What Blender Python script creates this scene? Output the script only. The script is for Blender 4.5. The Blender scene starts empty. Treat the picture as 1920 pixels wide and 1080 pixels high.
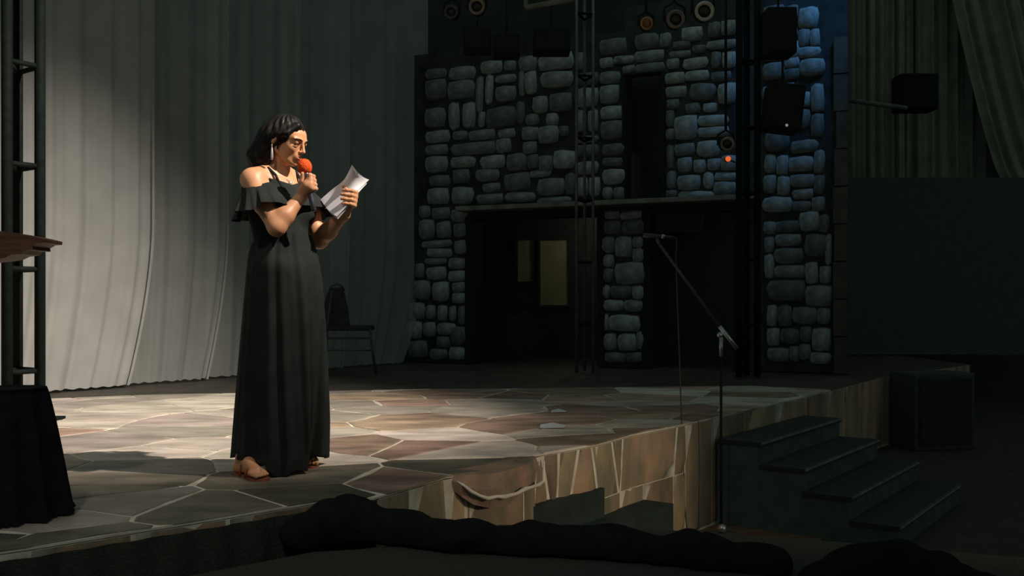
import bpy, bmesh, math, random
import numpy as np
from mathutils import Vector, Matrix

random.seed(7)
RNG = np.random.default_rng(7)
SC = bpy.context.scene
COL = SC.collection
PI = math.pi

# ------------------------------------------------------------------ camera
F = 1867.0            # focal length in pixels of the 1920 px wide frame
HZ = 568.0            # image row of the horizon
ZC = 1.54             # camera height
ST = 0.75             # stage height
cam_d = bpy.data.cameras.new('camera')
cam = bpy.data.objects.new('camera', cam_d)
COL.objects.link(cam)
cam.location = (0, 0, ZC)
cam.rotation_euler = (PI / 2, 0, 0)
cam_d.sensor_width = 36.0
cam_d.lens = 36.0 * F / 1920.0
cam_d.shift_y = (HZ - 540.0) / 1920.0
cam_d.clip_end = 200
SC.camera = cam

# ------------------------------------------------------------------ world, exposure, lights
SC.view_settings.view_transform = 'Standard'
SC.view_settings.look = 'None'
SC.view_settings.exposure = 0.0
SC.view_settings.gamma = 1.0
SC.view_settings.use_curve_mapping = False
W = bpy.data.worlds.new('hall_ambient')
SC.world = W
W.use_nodes = True
bg = W.node_tree.nodes['Background']
bg.inputs[0].default_value = (0.74, 1.0, 0.90, 1)
bg.inputs[1].default_value = 0.10


def aim(o, target):
    d = Vector(target) - o.location
    o.rotation_euler = d.to_track_quat('-Z', 'Y').to_euler()


def spot(name, loc, target, energy, color, size_deg, blend, radius=0.1):
    L = bpy.data.lights.new(name, 'SPOT')
    L.energy = energy
    L.color = color
    L.spot_size = math.radians(size_deg)
    L.spot_blend = blend
    L.shadow_soft_size = radius
    o = bpy.data.objects.new(name, L)
    COL.objects.link(o)
    o.location = loc
    aim(o, target)
    return o


# follow spot from house right
spot('follow_spot', (3.3, 2.9, 6.8), (-3.0, 7.0, 1.3), 5800, (1.0, 0.88, 0.76), 41, 1.0, 0.06)
# added fill spot, no lamp of the hall, brightening the stage front
spot('stage_front_fill', (6.5, 1.3, 2.2), (0.35, 5.6, 0.50), 620, (1.0, 0.78, 0.54), 26, 1.0, 0.15)
# added fill spot above the audience, lifting the speaker's dress and face shadows
spot('house_fill', (-1.7, -1.0, 7.0), (-0.9, 4.4, 1.2), 340, (1.0, 0.90, 0.78), 34, 1.0, 0.2)
# dim wash on the painted castle wall, hung over the stage
spot('castle_wash', (1.6, 9.6, 8.2), (1.2, 12.0, 2.4), 58, (0.66, 1.0, 0.95), 80, 0.9, 0.35)
# blue lamp above the corner tower
spot('blue_wash', (3.9, 9.7, 6.6), (3.35, 11.25, 4.5), 170, (0.08, 0.38, 1.0), 38, 1.0, 0.1)
# low floor lamp off stage left, grazing the curtains
spot('curtain_wash', (-5.6, 6.6, 1.6), (-4.6, 9.6, 1.5), 12, (1.0, 0.84, 0.74), 110, 1.0, 0.25)


# ------------------------------------------------------------------ helpers
def pt(px, py, Y):
    """point seen at a pixel of the 1920x1080 photograph at depth Y"""
    return Vector(((px - 960.0) / F * Y, Y, ZC - (py - HZ) / F * Y))


def ground(px, py, z=ST):
    Y = (ZC - z) * F / (py - HZ)
    return Vector(((px - 960.0) / F * Y, Y, z))


def mesh(name, verts, faces, smooth=False):
    me = bpy.data.meshes.new(name)
    me.from_pydata([tuple(v) for v in verts], [], [tuple(f) for f in faces])
    me.update()
    if smooth:
        me.polygons.foreach_set('use_smooth', [True] * len(me.polygons))
    return me


def obj(name, me, mat=None, parent=None):
    o = bpy.data.objects.new(name, me)
    COL.objects.link(o)
    if mat is not None and me is not None and not me.materials:
        me.materials.append(mat)
    if parent is not None:
        o.parent = parent
        o.matrix_parent_inverse = wm(parent).inverted()
    return o


def wm(o):
    """world matrix without a depsgraph update"""
    m = o.matrix_basis
    if o.parent is not None:
        m = wm(o.parent) @ o.matrix_parent_inverse @ m
    return m


def empty(name, loc, rz=0.0):
    o = bpy.data.objects.new(name, None)
    COL.objects.link(o)
    o.location = loc
    o.rotation_euler = (0, 0, rz)
    return o


def tag(o, label, cat, group=None, kind=None):
    o['label'] = label
    o['category'] = cat
    if group:
        o['group'] = group
    if kind:
        o['kind'] = kind
    return o


def struct(o, label=None):
    o['kind'] = 'structure'
    if label:
        o['label'] = label
        o['category'] = o.name.split('_')[0]
    return o


class MB:
    """collects shapes into one mesh, world or local coordinates"""

    def __init__(self):
        self.v = []
        self.f = []

    def box(self, c, s, rz=0.0, M=None):
        R = M if M is not None else Matrix.Rotation(rz, 3, 'Z')
        b = len(self.v)
        for dx in (-.5, .5):
            for dy in (-.5, .5):
                for dz in (-.5, .5):
                    self.v.append(Vector(c) + R @ Vector((dx * s[0], dy * s[1], dz * s[2])))
        for q in ((0, 1, 3, 2), (4, 6, 7, 5), (0, 4, 5, 1), (2, 3, 7, 6), (0, 2, 6, 4), (1, 5, 7, 3)):
            self.f.append(tuple(b + i for i in q))
        return self

    def tube(self, pts, r, n=8, cap=True):
        pts = [Vector(p) for p in pts]
        rs = r if isinstance(r, (list, tuple)) else [r] * len(pts)
        b = len(self.v)
        prev = None
        for i, p in enumerate(pts):
            d = (pts[min(i + 1, len(pts) - 1)] - pts[max(i - 1, 0)]).normalized()
            if prev is None:
                a = d.orthogonal().normalized()
            else:
                a = (prev - d * prev.dot(d))
                a = a.normalized() if a.length > 1e-6 else d.orthogonal().normalized()
            prev = a
            c = d.cross(a)
            for k in range(n):
                t = 2 * PI * k / n
                self.v.append(p + (a * math.cos(t) + c * math.sin(t)) * rs[i])
        for i in range(len(pts) - 1):
            for k in range(n):
                k2 = (k + 1) % n
                self.f.append((b + i * n + k, b + i * n + k2, b + (i + 1) * n + k2, b + (i + 1) * n + k))
        if cap:
            self.f.append(tuple(b + k for k in reversed(range(n))))
            e = b + (len(pts) - 1) * n
            self.f.append(tuple(e + k for k in range(n)))
        return self

    def lathe(self, o, axis, prof, n=20):
        """prof: list of (radius, height along axis)"""
        o = Vector(o)
        d = Vector(axis).normalized()
        a = d.orthogonal().normalized()
        c = d.cross(a)
        b = len(self.v)
        for r, h in prof:
            for k in range(n):
                t = 2 * PI * k / n
                self.v.append(o + d * h + (a * math.cos(t) + c * math.sin(t)) * r)
        for i in range(len(prof) - 1):
            for k in range(n):
                k2 = (k + 1) % n
                self.f.append((b + i * n + k, b + i * n + k2, b + (i + 1) * n + k2, b + (i + 1) * n + k))
        self.f.append(tuple(b + k for k in reversed(range(n))))
        e = b + (len(prof) - 1) * n
        self.f.append(tuple(e + k for k in range(n)))
        return self

    def prism(self, poly, z0, z1):
        b = len(self.v)
        n = len(poly)
        for z in (z0, z1):
            for p in poly:
                self.v.append(Vector((p[0], p[1], z)))
        self.f.append(tuple(b + i for i in reversed(range(n))))
        self.f.append(tuple(b + n + i for i in range(n)))
        for i in range(n):
            j = (i + 1) % n
            self.f.append((b + i, b + j, b + n + j, b + n + i))
        return self

    def sheet(self, grid):
        """grid[i][j] of points"""
        b = len(self.v)
        n, m = len(grid), len(grid[0])
        for r in grid:
            for p in r:
                self.v.append(Vector(p))
        for i in range(n - 1):
            for j in range(m - 1):
                self.f.append((b + i * m + j, b + i * m + j + 1, b + (i + 1) * m + j + 1, b + (i + 1) * m + j))
        return self

    def build(self, name, mat, parent=None, smooth=False, bevel=0.0, solid=0.0):
        me = mesh(name, self.v, self.f, smooth)
        if solid or bevel:
            bm = bmesh.new()
            bm.from_mesh(me)
            if bevel:
                es = [e for e in bm.edges if e.is_manifold and e.calc_face_angle(0) > 0.5]
                bmesh.ops.bevel(bm, geom=es, offset=bevel, segments=2, affect='EDGES', profile=0.6)
            if solid:
                bmesh.ops.recalc_face_normals(bm, faces=bm.faces)
                bmesh.ops.solidify(bm, geom=list(bm.faces), thickness=solid)
            bm.to_mesh(me)
            bm.free()
            if smooth:
                me.polygons.foreach_set('use_smooth', [True] * len(me.polygons))
        return obj(name, me, mat, parent)


# ------------------------------------------------------------------ materials
def material(name, c1, c2=None, rough=0.7, scale=8.0, bump=0.0, metal=0.0, spec=0.4, detail=4.0,
             stretch=(1, 1, 1), rand=0.0, trans=0.0, bscale=None, emit=None, contrast=(0.35, 0.65), sheen=0.0, sheer=0.0):
    m = bpy.data.materials.new(name)
    m.use_nodes = True
    nt = m.node_tree
    b = nt.nodes['Principled BSDF']
    b.inputs['Roughness'].default_value = rough
    b.inputs['Metallic'].default_value = metal
    b.inputs['Specular IOR Level'].default_value = spec
    if sheen:
        b.inputs['Sheen Weight'].default_value = sheen
    c2 = c2 or tuple(x * 0.75 for x in c1)
    tc = nt.nodes.new('ShaderNodeTexCoord')
    mp = nt.nodes.new('ShaderNodeMapping')
    mp.inputs['Scale'].default_value = stretch
    nt.links.new(tc.outputs['Object'], mp.inputs['Vector'])
    nz = nt.nodes.new('ShaderNodeTexNoise')
    nz.inputs['Scale'].default_value = scale
    nz.inputs['Detail'].default_value = detail
    nt.links.new(mp.outputs[0], nz.inputs['Vector'])
    cr = nt.nodes.new('ShaderNodeValToRGB')
    cr.color_ramp.elements[0].position = contrast[0]
    cr.color_ramp.elements[1].position = contrast[1]
    cr.color_ramp.elements[0].color = (*c2, 1)
    cr.color_ramp.elements[1].color = (*c1, 1)
    nt.links.new(nz.outputs['Fac'], cr.inputs['Fac'])
    out = cr.outputs['Color']
    if rand:
        oi = nt.nodes.new('ShaderNodeObjectInfo')
        hs = nt.nodes.new('ShaderNodeHueSaturation')
        mr = nt.nodes.new('ShaderNodeMapRange')
        mr.inputs['To Min'].default_value = 1 - rand
        mr.inputs['To Max'].default_value = 1 + rand
        nt.links.new(oi.outputs['Random'], mr.inputs['Value'])
        nt.links.new(mr.outputs[0], hs.inputs['Value'])
        m2 = nt.nodes.new('ShaderNodeMapRange')
        m2.inputs['To Min'].default_value = 0.5 - 0.06 * rand
        m2.inputs['To Max'].default_value = 0.5 + 0.06 * rand
        mul = nt.nodes.new('ShaderNodeMath')
        mul.operation = 'FRACT'
        mm = nt.nodes.new('ShaderNodeMath')
        mm.operation = 'MULTIPLY'
        mm.inputs[1].default_value = 7.31
        nt.links.new(oi.outputs['Random'], mm.inputs[0])
        nt.links.new(mm.outputs[0], mul.inputs[0])
        nt.links.new(mul.outputs[0], m2.inputs['Value'])
        nt.links.new(m2.outputs[0], hs.inputs['Hue'])
        nt.links.new(out, hs.inputs['Color'])
        out = hs.outputs['Color']
    nt.links.new(out, b.inputs['Base Color'])
    if bump:
        nb = nt.nodes.new('ShaderNodeTexNoise')
        nb.inputs['Scale'].default_value = bscale or scale * 2
        nb.inputs['Detail'].default_value = 5
        nt.links.new(mp.outputs[0], nb.inputs['Vector'])
        bp = nt.nodes.new('ShaderNodeBump')
        bp.inputs['Strength'].default_value = bump
        bp.inputs['Distance'].default_value = 0.02
        nt.links.new(nb.outputs['Fac'], bp.inputs['Height'])
        nt.links.new(bp.outputs[0], b.inputs['Normal'])
    if trans:
        tr = nt.nodes.new('ShaderNodeBsdfTranslucent')
        nt.links.new(out, tr.inputs['Color'])
        mx = nt.nodes.new('ShaderNodeMixShader')
        mx.inputs[0].default_value = trans
        nt.links.new(b.outputs[0], mx.inputs[1])
        nt.links.new(tr.outputs[0], mx.inputs[2])
        nt.links.new(mx.outputs[0], nt.nodes['Material Output'].inputs['Surface'])
    if sheer:
        tp = nt.nodes.new('ShaderNodeBsdfTransparent')
        m2x = nt.nodes.new('ShaderNodeMixShader')
        m2x.inputs[0].default_value = sheer
        nt.links.new(mx.outputs[0], m2x.inputs[1])
        nt.links.new(tp.outputs[0], m2x.inputs[2])
        nt.links.new(m2x.outputs[0], nt.nodes['Material Output'].inputs['Surface'])
    if emit:
        b.inputs['Emission Color'].default_value = (*emit[0], 1)
        b.inputs['Emission Strength'].default_value = emit[1]
    return m


M = {}
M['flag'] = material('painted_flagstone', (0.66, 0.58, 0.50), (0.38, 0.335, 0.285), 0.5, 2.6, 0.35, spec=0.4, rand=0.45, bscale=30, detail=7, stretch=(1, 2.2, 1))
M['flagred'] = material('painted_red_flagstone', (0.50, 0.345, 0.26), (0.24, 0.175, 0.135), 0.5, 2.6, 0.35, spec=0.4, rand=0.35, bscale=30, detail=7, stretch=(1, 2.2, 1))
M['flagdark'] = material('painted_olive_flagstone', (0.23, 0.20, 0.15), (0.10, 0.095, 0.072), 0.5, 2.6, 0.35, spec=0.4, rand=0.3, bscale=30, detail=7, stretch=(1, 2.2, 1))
M['mortar'] = material('pale_joint_paint', (0.82, 0.77, 0.66), (0.58, 0.51, 0.40), 0.7, 9, 0.2)
M['fascia'] = material('painted_rock_fascia', (0.44, 0.29, 0.19), (0.19, 0.17, 0.12), 0.65, 4.5, 0.4, rand=0.3, stretch=(1, 1, .45), bscale=25, detail=6)
M['boards'] = material('dark_stage_boards', (0.075, 0.065, 0.05), (0.04, 0.036, 0.03), 0.6, 6, 0.1)
M['wallbase'] = material('castle_joint_paint', (0.035, 0.042, 0.04), (0.012, 0.016, 0.015), 0.9, 5)
M['stone'] = material('castle_stone_paint', (0.27, 0.295, 0.28), (0.13, 0.155, 0.15), 0.92, 2.0, 0.25, rand=0.45, bscale=9, spec=0.15)
M['dark'] = material('dark_wall_paint', (0.05, 0.055, 0.05), (0.035, 0.04, 0.035), 0.95, 3)
M['black'] = material('black_paint', (0.055, 0.06, 0.058), (0.04, 0.044, 0.042), 0.6, 10)
M['matblack'] = material('black_cloth', (0.045, 0.048, 0.046), (0.032, 0.035, 0.034), 0.95, 20, 0.2, spec=0.1)
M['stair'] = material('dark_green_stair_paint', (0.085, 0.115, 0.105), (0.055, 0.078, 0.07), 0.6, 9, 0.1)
M['tread'] = material('worn_tread_edge', (0.22, 0.25, 0.24), (0.10, 0.12, 0.115), 0.6, 14)
M['curtain'] = material('sheer_white_voile', (0.43, 0.435, 0.425), (0.38, 0.385, 0.375), 0.9, 3, trans=0.3, spec=0.1)
M['curtain2'] = material('sheerer_voile', (0.47, 0.49, 0.475), (0.42, 0.44, 0.425), 0.9, 3, trans=0.3, spec=0.1, sheer=0.40)  # same voile made more see-through, so these panels come out darker
M['truss'] = material('black_truss_steel', (0.009, 0.013, 0.012), (0.006, 0.009, 0.008), 0.7, 20, spec=0.06)
M['pipe'] = material('grey_pipe', (0.12, 0.125, 0.12), (0.07, 0.075, 0.072), 0.5, 15)
M['wood'] = material('brown_wood', (0.16, 0.068, 0.035), (0.09, 0.038, 0.02), 0.5, 5, 0.15, stretch=(1, 6, 6))
M['floorwood'] = material('brown_floor_board', (0.22, 0.13, 0.075), (0.11, 0.065, 0.04), 0.6, 4, 0.1, stretch=(1, 6, 1))
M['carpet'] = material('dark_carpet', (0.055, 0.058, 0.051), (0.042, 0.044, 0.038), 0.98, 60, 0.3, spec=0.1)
M['hallfloor'] = material('dark_hall_floor', (0.055, 0.047, 0.038), (0.035, 0.03, 0.025), 0.7, 5)
M['boom'] = material('dull_grey_tube', (0.075, 0.08, 0.08), (0.05, 0.055, 0.055), 0.5, 20)
M['chrome'] = material('brushed_steel', (0.55, 0.58, 0.58), (0.4, 0.43, 0.43), 0.35, 20, metal=0.9)
M['rim'] = material('pale_lamp_rim', (0.55, 0.50, 0.42), (0.35, 0.32, 0.27), 0.5, 10)
M['rimdark'] = material('brown_lamp_rim', (0.22, 0.17, 0.13), (0.13, 0.1, 0.08), 0.5, 10)
M['lens'] = material('dark_lens', (0.03, 0.02, 0.012), (0.02, 0.012, 0.008), 0.2, 10)
M['amber'] = material('amber_gel', (0.45, 0.20, 0.08), (0.3, 0.12, 0.05), 0.5, 10)
M['redled'] = material('red_indicator', (0.8, 0.1, 0.03), rough=0.5, emit=((1.0, 0.16, 0.04), 0.75))
M['whiteled'] = material('white_indicator', (0.8, 0.8, 0.8), rough=0.5, emit=((0.8, 0.9, 1.0), 0.16))
M['panel'] = material('yellowed_panel', (0.50, 0.47, 0.27), (0.40, 0.37, 0.20), 0.85, 3)
M['backcurt'] = material('olive_drape', (0.27, 0.28, 0.22), (0.20, 0.21, 0.165), 0.95, 4)
M['ledge'] = material('ledge_paint', (0.20, 0.20, 0.17), (0.09, 0.09, 0.075), 0.8, 5)
M['skin'] = material('skin', (0.66, 0.325, 0.175), (0.60, 0.28, 0.145), 0.45, 14, 0.03, spec=0.45)
M['lips'] = material('lip_colour', (0.55, 0.10, 0.07), rough=0.35, scale=20)
M['hair'] = material('dark_brown_hair', (0.011, 0.008, 0.007), (0.005, 0.004, 0.0035), 0.45, 30, spec=0.3, stretch=(1, 1, 1))
M['dress'] = material('black_chiffon', (0.026, 0.030, 0.029), (0.018, 0.021, 0.020), 0.85, 10, spec=0.12)
M['foam'] = material('orange_foam', (0.85, 0.12, 0.03), (0.7, 0.08, 0.02), 0.95, 60, 0.4, spec=0.1)
M['micbody'] = material('mic_grey_metal', (0.10, 0.10, 0.13), (0.06, 0.06, 0.08), 0.3, 10, metal=0.7)
M['paper'] = material('white_paper', (0.80, 0.80, 0.84), (0.76, 0.76, 0.80), 0.8, 6, trans=0.12, spec=0.1)
M['silver'] = material('silver_jewellery', (0.75, 0.72, 0.70), (0.6, 0.58, 0.56), 0.3, 30, metal=0.6)
M['sandal'] = material('red_brown_leather', (0.30, 0.09, 0.05), (0.2, 0.06, 0.035), 0.45, 20)
M['eye'] = material('eye_dark', (0.02, 0.012, 0.01), rough=0.3)
M['screen'] = material('masking_cloth', (0.085, 0.09, 0.082), (0.07, 0.075, 0.068), 0.95, 6)
M['treadtop'] = material('dark_tread_paint', (0.035, 0.04, 0.038), (0.025, 0.03, 0.028), 0.7, 9)
M['deepblack'] = material('deep_black_housing', (0.016, 0.017, 0.017), (0.011, 0.012, 0.012), 0.8, 9, spec=0.2)
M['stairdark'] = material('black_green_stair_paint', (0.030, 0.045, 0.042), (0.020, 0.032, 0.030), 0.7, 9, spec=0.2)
M['heap'] = material('black_duvetyn', (0.015, 0.016, 0.016), (0.010, 0.011, 0.011), 0.97, 20, 0.2, spec=0.05)
M['wax'] = material('dark_shadow_board', (0.02, 0.02, 0.02), rough=0.9)

# ------------------------------------------------------------------ stage outline
EDGE = [(-8.0, 1.2), (-3.2, 1.95), (-1.57, 3.23), (-1.15, 3.62), (-0.77, 3.99), (-0.56, 4.06), (-0.30, 4.55), (-0.10, 4.70), (0.03, 4.86),
        (0.126, 5.20), (0.46, 5.57), (0.70, 5.97), (1.11, 6.50), (2.40, 8.32), (3.92, 10.62), (5.96, 12.94)]
STAGE = EDGE + [(5.96, 16.5), (-8.0, 16.5)]


def clip_convex(subject, cell):
    """Sutherland-Hodgman, cell convex and counter-clockwise"""
    out = list(subject)
    n = len(cell)
    for i in range(n):
        a, b = cell[i], cell[(i + 1) % n]
        ex, ey = b[0] - a[0], b[1] - a[1]
        inp, out = out, []
        if not inp:
            return []
        for k in range(len(inp)):
            p, q = inp[k], inp[(k + 1) % len(inp)]
            dp = ex * (p[1] - a[1]) - ey * (p[0] - a[0])
            dq = ex * (q[1] - a[1]) - ey * (q[0] - a[0])
            if dp >= 0:
                out.append(p)
            if dp * dq < 0:
                t = dp / (dp - dq)
                out.append((p[0] + (q[0] - p[0]) * t, p[1] + (q[1] - p[1]) * t))
    return out


def area(poly):
    return 0.5 * sum(poly[i][0] * poly[(i + 1) % len(poly)][1] - poly[(i + 1) % len(poly)][0] * poly[i][1] for i in range(len(poly)))


def voronoi_cells(seeds, box):
    cells = []
    S = np.array(seeds)
    for i, s in enumerate(seeds):
        poly = list(box)
        d = np.hypot(S[:, 0] - s[0], S[:, 1] - s[1])
        for j in np.argsort(d)[1:26]:
            o = S[j]
            mx, my = (s[0] + o[0]) / 2, (s[1] + o[1]) / 2
            nx, ny = s[0] - o[0], s[1] - o[1]
            out = []
            for k in range(len(poly)):
                p, q = poly[k], poly[(k + 1) % len(poly)]
                dp = (p[0] - mx) * nx + (p[1] - my) * ny
                dq = (q[0] - mx) * nx + (q[1] - my) * ny
                if dp >= 0:
                    out.append(p)
                if dp * dq < 0:
                    t = dp / (dp - dq)
                    out.append((p[0] + (q[0] - p[0]) * t, p[1] + (q[1] - p[1]) * t))
            poly = out
            if len(poly) < 3:
                break
        cells.append(poly)
    return cells


def inset(poly, d):
    """move every edge of a convex ccw polygon inwards"""
    out = list(poly)
    n = len(poly)
    cell = []
    for i in range(n):
        a, b = poly[i], poly[(i + 1) % n]
        ex, ey = b[0] - a[0], b[1] - a[1]
        L = math.hypot(ex, ey)
        if L < 1e-5:
            continue
        nx, ny = -ey / L * d, ex / L * d
        a2, b2 = (a[0] + nx, a[1] + ny), (b[0] + nx, b[1] + ny)
        inp, out = out, []
        for k in range(len(inp)):
            p, q = inp[k], inp[(k + 1) % len(inp)]
            dp = ex * (p[1] - a2[1]) - ey * (p[0] - a2[0])
            dq = ex * (q[1] - a2[1]) - ey * (q[0] - a2[0])
            if dp >= 0:
                out.append(p)
            if dp * dq < 0:
                t = dp / (dp - dq)
                out.append((p[0] + (q[0] - p[0]) * t, p[1] + (q[1] - p[1]) * t))
        if len(out) < 3:
            return []
    return out


def tidy(poly, eps=0.02):
    out = []
    for p in poly:
        if not out or math.hypot(p[0] - out[-1][0], p[1] - out[-1][1]) > eps:
            out.append(p)
    if len(out) > 2 and math.hypot(out[0][0] - out[-1][0], out[0][1] - out[-1][1]) < eps:
        out.pop()
    return out


# hall floor and shell
struct(MB().box((0, 8, -0.05), (40, 30, 0.1)).build('floor', M['hallfloor']))
struct(MB().box((0, 16.7, 4.5), (40, 0.2, 9.4)).build('wall_back', M['dark']))

stage = MB().prism(STAGE, 0.0, ST - 0.012).build('stage_platform', M['boards'])
struct(stage, 'raised stage with painted flagstone floor and rocky front edge')
stage['category'] = 'stage'

# pale jointing bed under the flagstones, and the flagstones
FLAGAREA = EDGE[1:14] + [(2.9, 9.07), (2.3, 9.5), (0.6, 9.3), (-1.0, 9.1), (-3.2, 8.55), (-8.0, 5.9), (-8.0, 2.0)]
MB().prism(FLAGAREA, ST - 0.013, ST - 0.004).build('joint_bed', M['mortar'], stage)

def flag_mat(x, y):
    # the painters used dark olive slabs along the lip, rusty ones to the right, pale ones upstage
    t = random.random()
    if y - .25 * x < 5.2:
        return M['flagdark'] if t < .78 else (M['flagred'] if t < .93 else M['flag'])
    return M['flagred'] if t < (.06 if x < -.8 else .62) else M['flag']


seeds = []
y = 2.6
row = 0
while y < 10.6:
    sx = 0.52 + 0.014 * row
    sy = 0.215 + 0.020 * row
    x = -5.9 + random.random() * sx
    while x < 3.8:
        seeds.append((x + random.uniform(-.24, .24) * sx * 1.5, y + random.uniform(-.3, .3) * sy * 1.3))
        x += sx * random.uniform(0.75, 1.45)
    y += sy
    row += 1
box_ = [(-6.3, 1.8), (4.2, 1.8), (4.2, 11.0), (-6.3, 11.0)]
cells = voronoi_cells(seeds, box_)
flag_n = 0
STONES_XY = []
for c in cells:
    if len(c) < 3:
        continue
    c = inset(c, random.uniform(0.007, 0.014))
    if len(c) < 3 or abs(area(c)) < 0.02:
        continue
    p = clip_convex(FLAGAREA, c)
    p = tidy(p, 0.03)
    if len(p) < 3 or abs(area(p)) < 0.02:
        continue
    cx = sum(q[0] for q in p) / len(p)
    cy = sum(q[1] for q in p) / len(p)
    # only what the frame shows
    if (cx / cy) < -0.80 or cy > 10.3:
        continue
    if area(p) < 0:
        p = p[::-1]
    # break the straight edges a little
    q = []
    for i in range(len(p)):
        a, b = p[i], p[(i + 1) % len(p)]
        q.append(a)
        L = math.hypot(b[0] - a[0], b[1] - a[1])
        if L > 0.22 and len(p) < 9:
            t = random.uniform(.35, .65)
            k = random.uniform(-.02, .02)
            q.append((a[0] + (b[0] - a[0]) * t - (b[1] - a[1]) / L * k, a[1] + (b[1] - a[1]) * t + (b[0] - a[0]) / L * k))
    n = len(q)
    top = ST + random.uniform(-0.0005, 0.0015)
    v = [(a[0], a[1], ST - 0.006) for a in q]
    v += [(a[0], a[1], top - 0.002) for a in q]
    v += [(a[0] + (cx - a[0]) * .05, a[1] + (cy - a[1]) * .05, top + 0.0005) for a in q]
    fs = [tuple(range(2 * n, 3 * n))]
    for i in range(n):
        j = (i + 1) % n
        fs.append((i, j, n + j, n + i))
        fs.append((n + i, n + j, 2 * n + j, 2 * n + i))
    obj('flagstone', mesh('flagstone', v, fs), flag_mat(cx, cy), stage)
    flag_n += 1
print('flagstones', flag_n)

# ------------------------------------------------------------------ stage front: painted rock slabs
EP = [Vector((a[0], a[1], 0)) for a in EDGE]
CUM = [0.0]
for i in range(1, len(EP)):
    CUM.append(CUM[-1] + (EP[i] - EP[i - 1]).length)


def edge_at(s, out=0.0):
    s = max(0.0, min(s, CUM[-1] - 1e-4))
    i = max(k for k in range(len(CUM)) if CUM[k] <= s)
    i = min(i, len(EP) - 2)
    t = (s - CUM[i]) / (CUM[i + 1] - CUM[i])
    p = EP[i].lerp(EP[i + 1], t)
    # outward normal averaged around s
    def dirn(ss):
        ss = max(0.0, min(ss, CUM[-1] - 1e-4))
        k = min(max(k for k in range(len(CUM)) if CUM[k] <= ss), len(EP) - 2)
        return (EP[k + 1] - EP[k]).normalized()
    d = (dirn(s - .06) + dirn(s + .06)).normalized()
    return p + Vector((d.y, -d.x, 0)) * out


def edge_s_of_px(px):
    """arc length at which the stage edge is seen at an image column"""
    best, bs = 1e9, 0
    s = CUM[2]
    while s < CUM[-1]:
        p = edge_at(s)
        d = abs((p.x / p.y) * F + 960 - px)
        if d < best:
            best, bs = d, s
        s += 0.01
    return bs


# pale backing seen in the joints of the front
gz = []
ss = np.arange(CUM[1], CUM[-1], 0.08)
MB().sheet([[edge_at(s, 0.004) + Vector((0, 0, z)) for s in ss] for z in (0.0, ST - 0.014)]).build('front_joint_bed', M['mortar'], stage)


def slab(s0t, s1t, s0b, s1b, z0, z1, out, g=0.009):
    """one rock slab on the stage front; slanting sides, bulged face"""
    nu, nv = 4, 3
    V, Fc = [], []
    for j in range(nv + 1):
        tz = j / nv
        z = z0 + (z1 - z0) * tz
        a = s0b + (s0t - s0b) * tz + g
        b = s1b + (s1t - s1b) * tz - g
        for i in range(nu + 1):
            t = i / nu
            edge = (i in (0, nu)) or (j in (0, nv))
            o = 0.004 if edge else out * random.uniform(.8, 1.2)
            P = edge_at(a + (b - a) * t, o)
            V.append(P + Vector((0, 0, z)))
    for j in range(nv):
        for i in range(nu):
            k = j * (nu + 1) + i
            Fc.append((k, k + 1, k + nu + 2, k + nu + 1))
    return obj('fascia_slab', mesh('fascia_slab', V, Fc, True), M['fascia'], stage)


# hand-set slabs between the rock outcrop and the corner (image columns at top and bottom)
bounds = [(1003, 1000), (1014, 1031), (1047, 1043), (1084, 1067), (1108, 1121), (1146, 1159), (1167, 1161), (1268, 1262), (1284, 1284)]
bs = [(edge_s_of_px(a), edge_s_of_px(b)) for a, b in bounds]
for (a, b), (c, d) in zip(bs[:-1], bs[1:]):
    slab(a, c, b, d, 0.43, ST - 0.016, random.uniform(.012, .03), .012)
low = [edge_s_of_px(a) for a in (1000, 1040, 1095, 1161, 1205, 1262, 1284)]
for a, b in zip(low[:-1], low[1:]):
    slab(a, b, a, b, 0.02, 0.425, random.uniform(.012, .03), .005)
# farther along, to the far end
s = bs[-1][0]
while s < CUM[-1] - 0.3:
    w = random.uniform(.35, 1.0)
    e = min(s + w, CUM[-1] - .05)
    slab(s, e, s, e, 0.02, ST - 0.016, random.uniform(.006, .016), .003)
    s = e
# left of the outcrop
s = edge_s_of_px(30)
e0 = edge_s_of_px(1002)
while s < e0 - 0.05:
    e = min(s + random.uniform(.3, .5), e0)
    slab(s, e, s, e, 0.02, ST - 0.016, random.uniform(.008, .02))
    s = e


# black skirting over the left part of the front
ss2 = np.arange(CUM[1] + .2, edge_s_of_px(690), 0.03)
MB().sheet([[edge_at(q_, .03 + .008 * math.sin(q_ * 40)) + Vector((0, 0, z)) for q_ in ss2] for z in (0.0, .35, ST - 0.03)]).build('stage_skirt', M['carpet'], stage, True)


def lumpy(name, rings, mat, parent, seed=0, amp=0.008):
    """closed rock from stacked outlines (bottom to top)"""
    rn = random.Random(seed)
    V, Fc = [], []
    n = len(rings[0])
    for r in rings:
        for p in r:
            V.append((p[0] + rn.uniform(-amp, amp), p[1] + rn.uniform(-amp, amp), p[2] + rn.uniform(-amp, amp) * .4))
    for i in range(len(rings) - 1):
        for k in range(n):
            k2 = (k + 1) % n
            Fc.append((i * n + k, i * n + k2, (i + 1) * n + k2, (i + 1) * n + k))
    Fc.append(tuple(range(n - 1, -1, -1)))
    Fc.append(tuple((len(rings) - 1) * n + k for k in range(n)))
    return obj(name, mesh(name, V, Fc), mat, parent)


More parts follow.
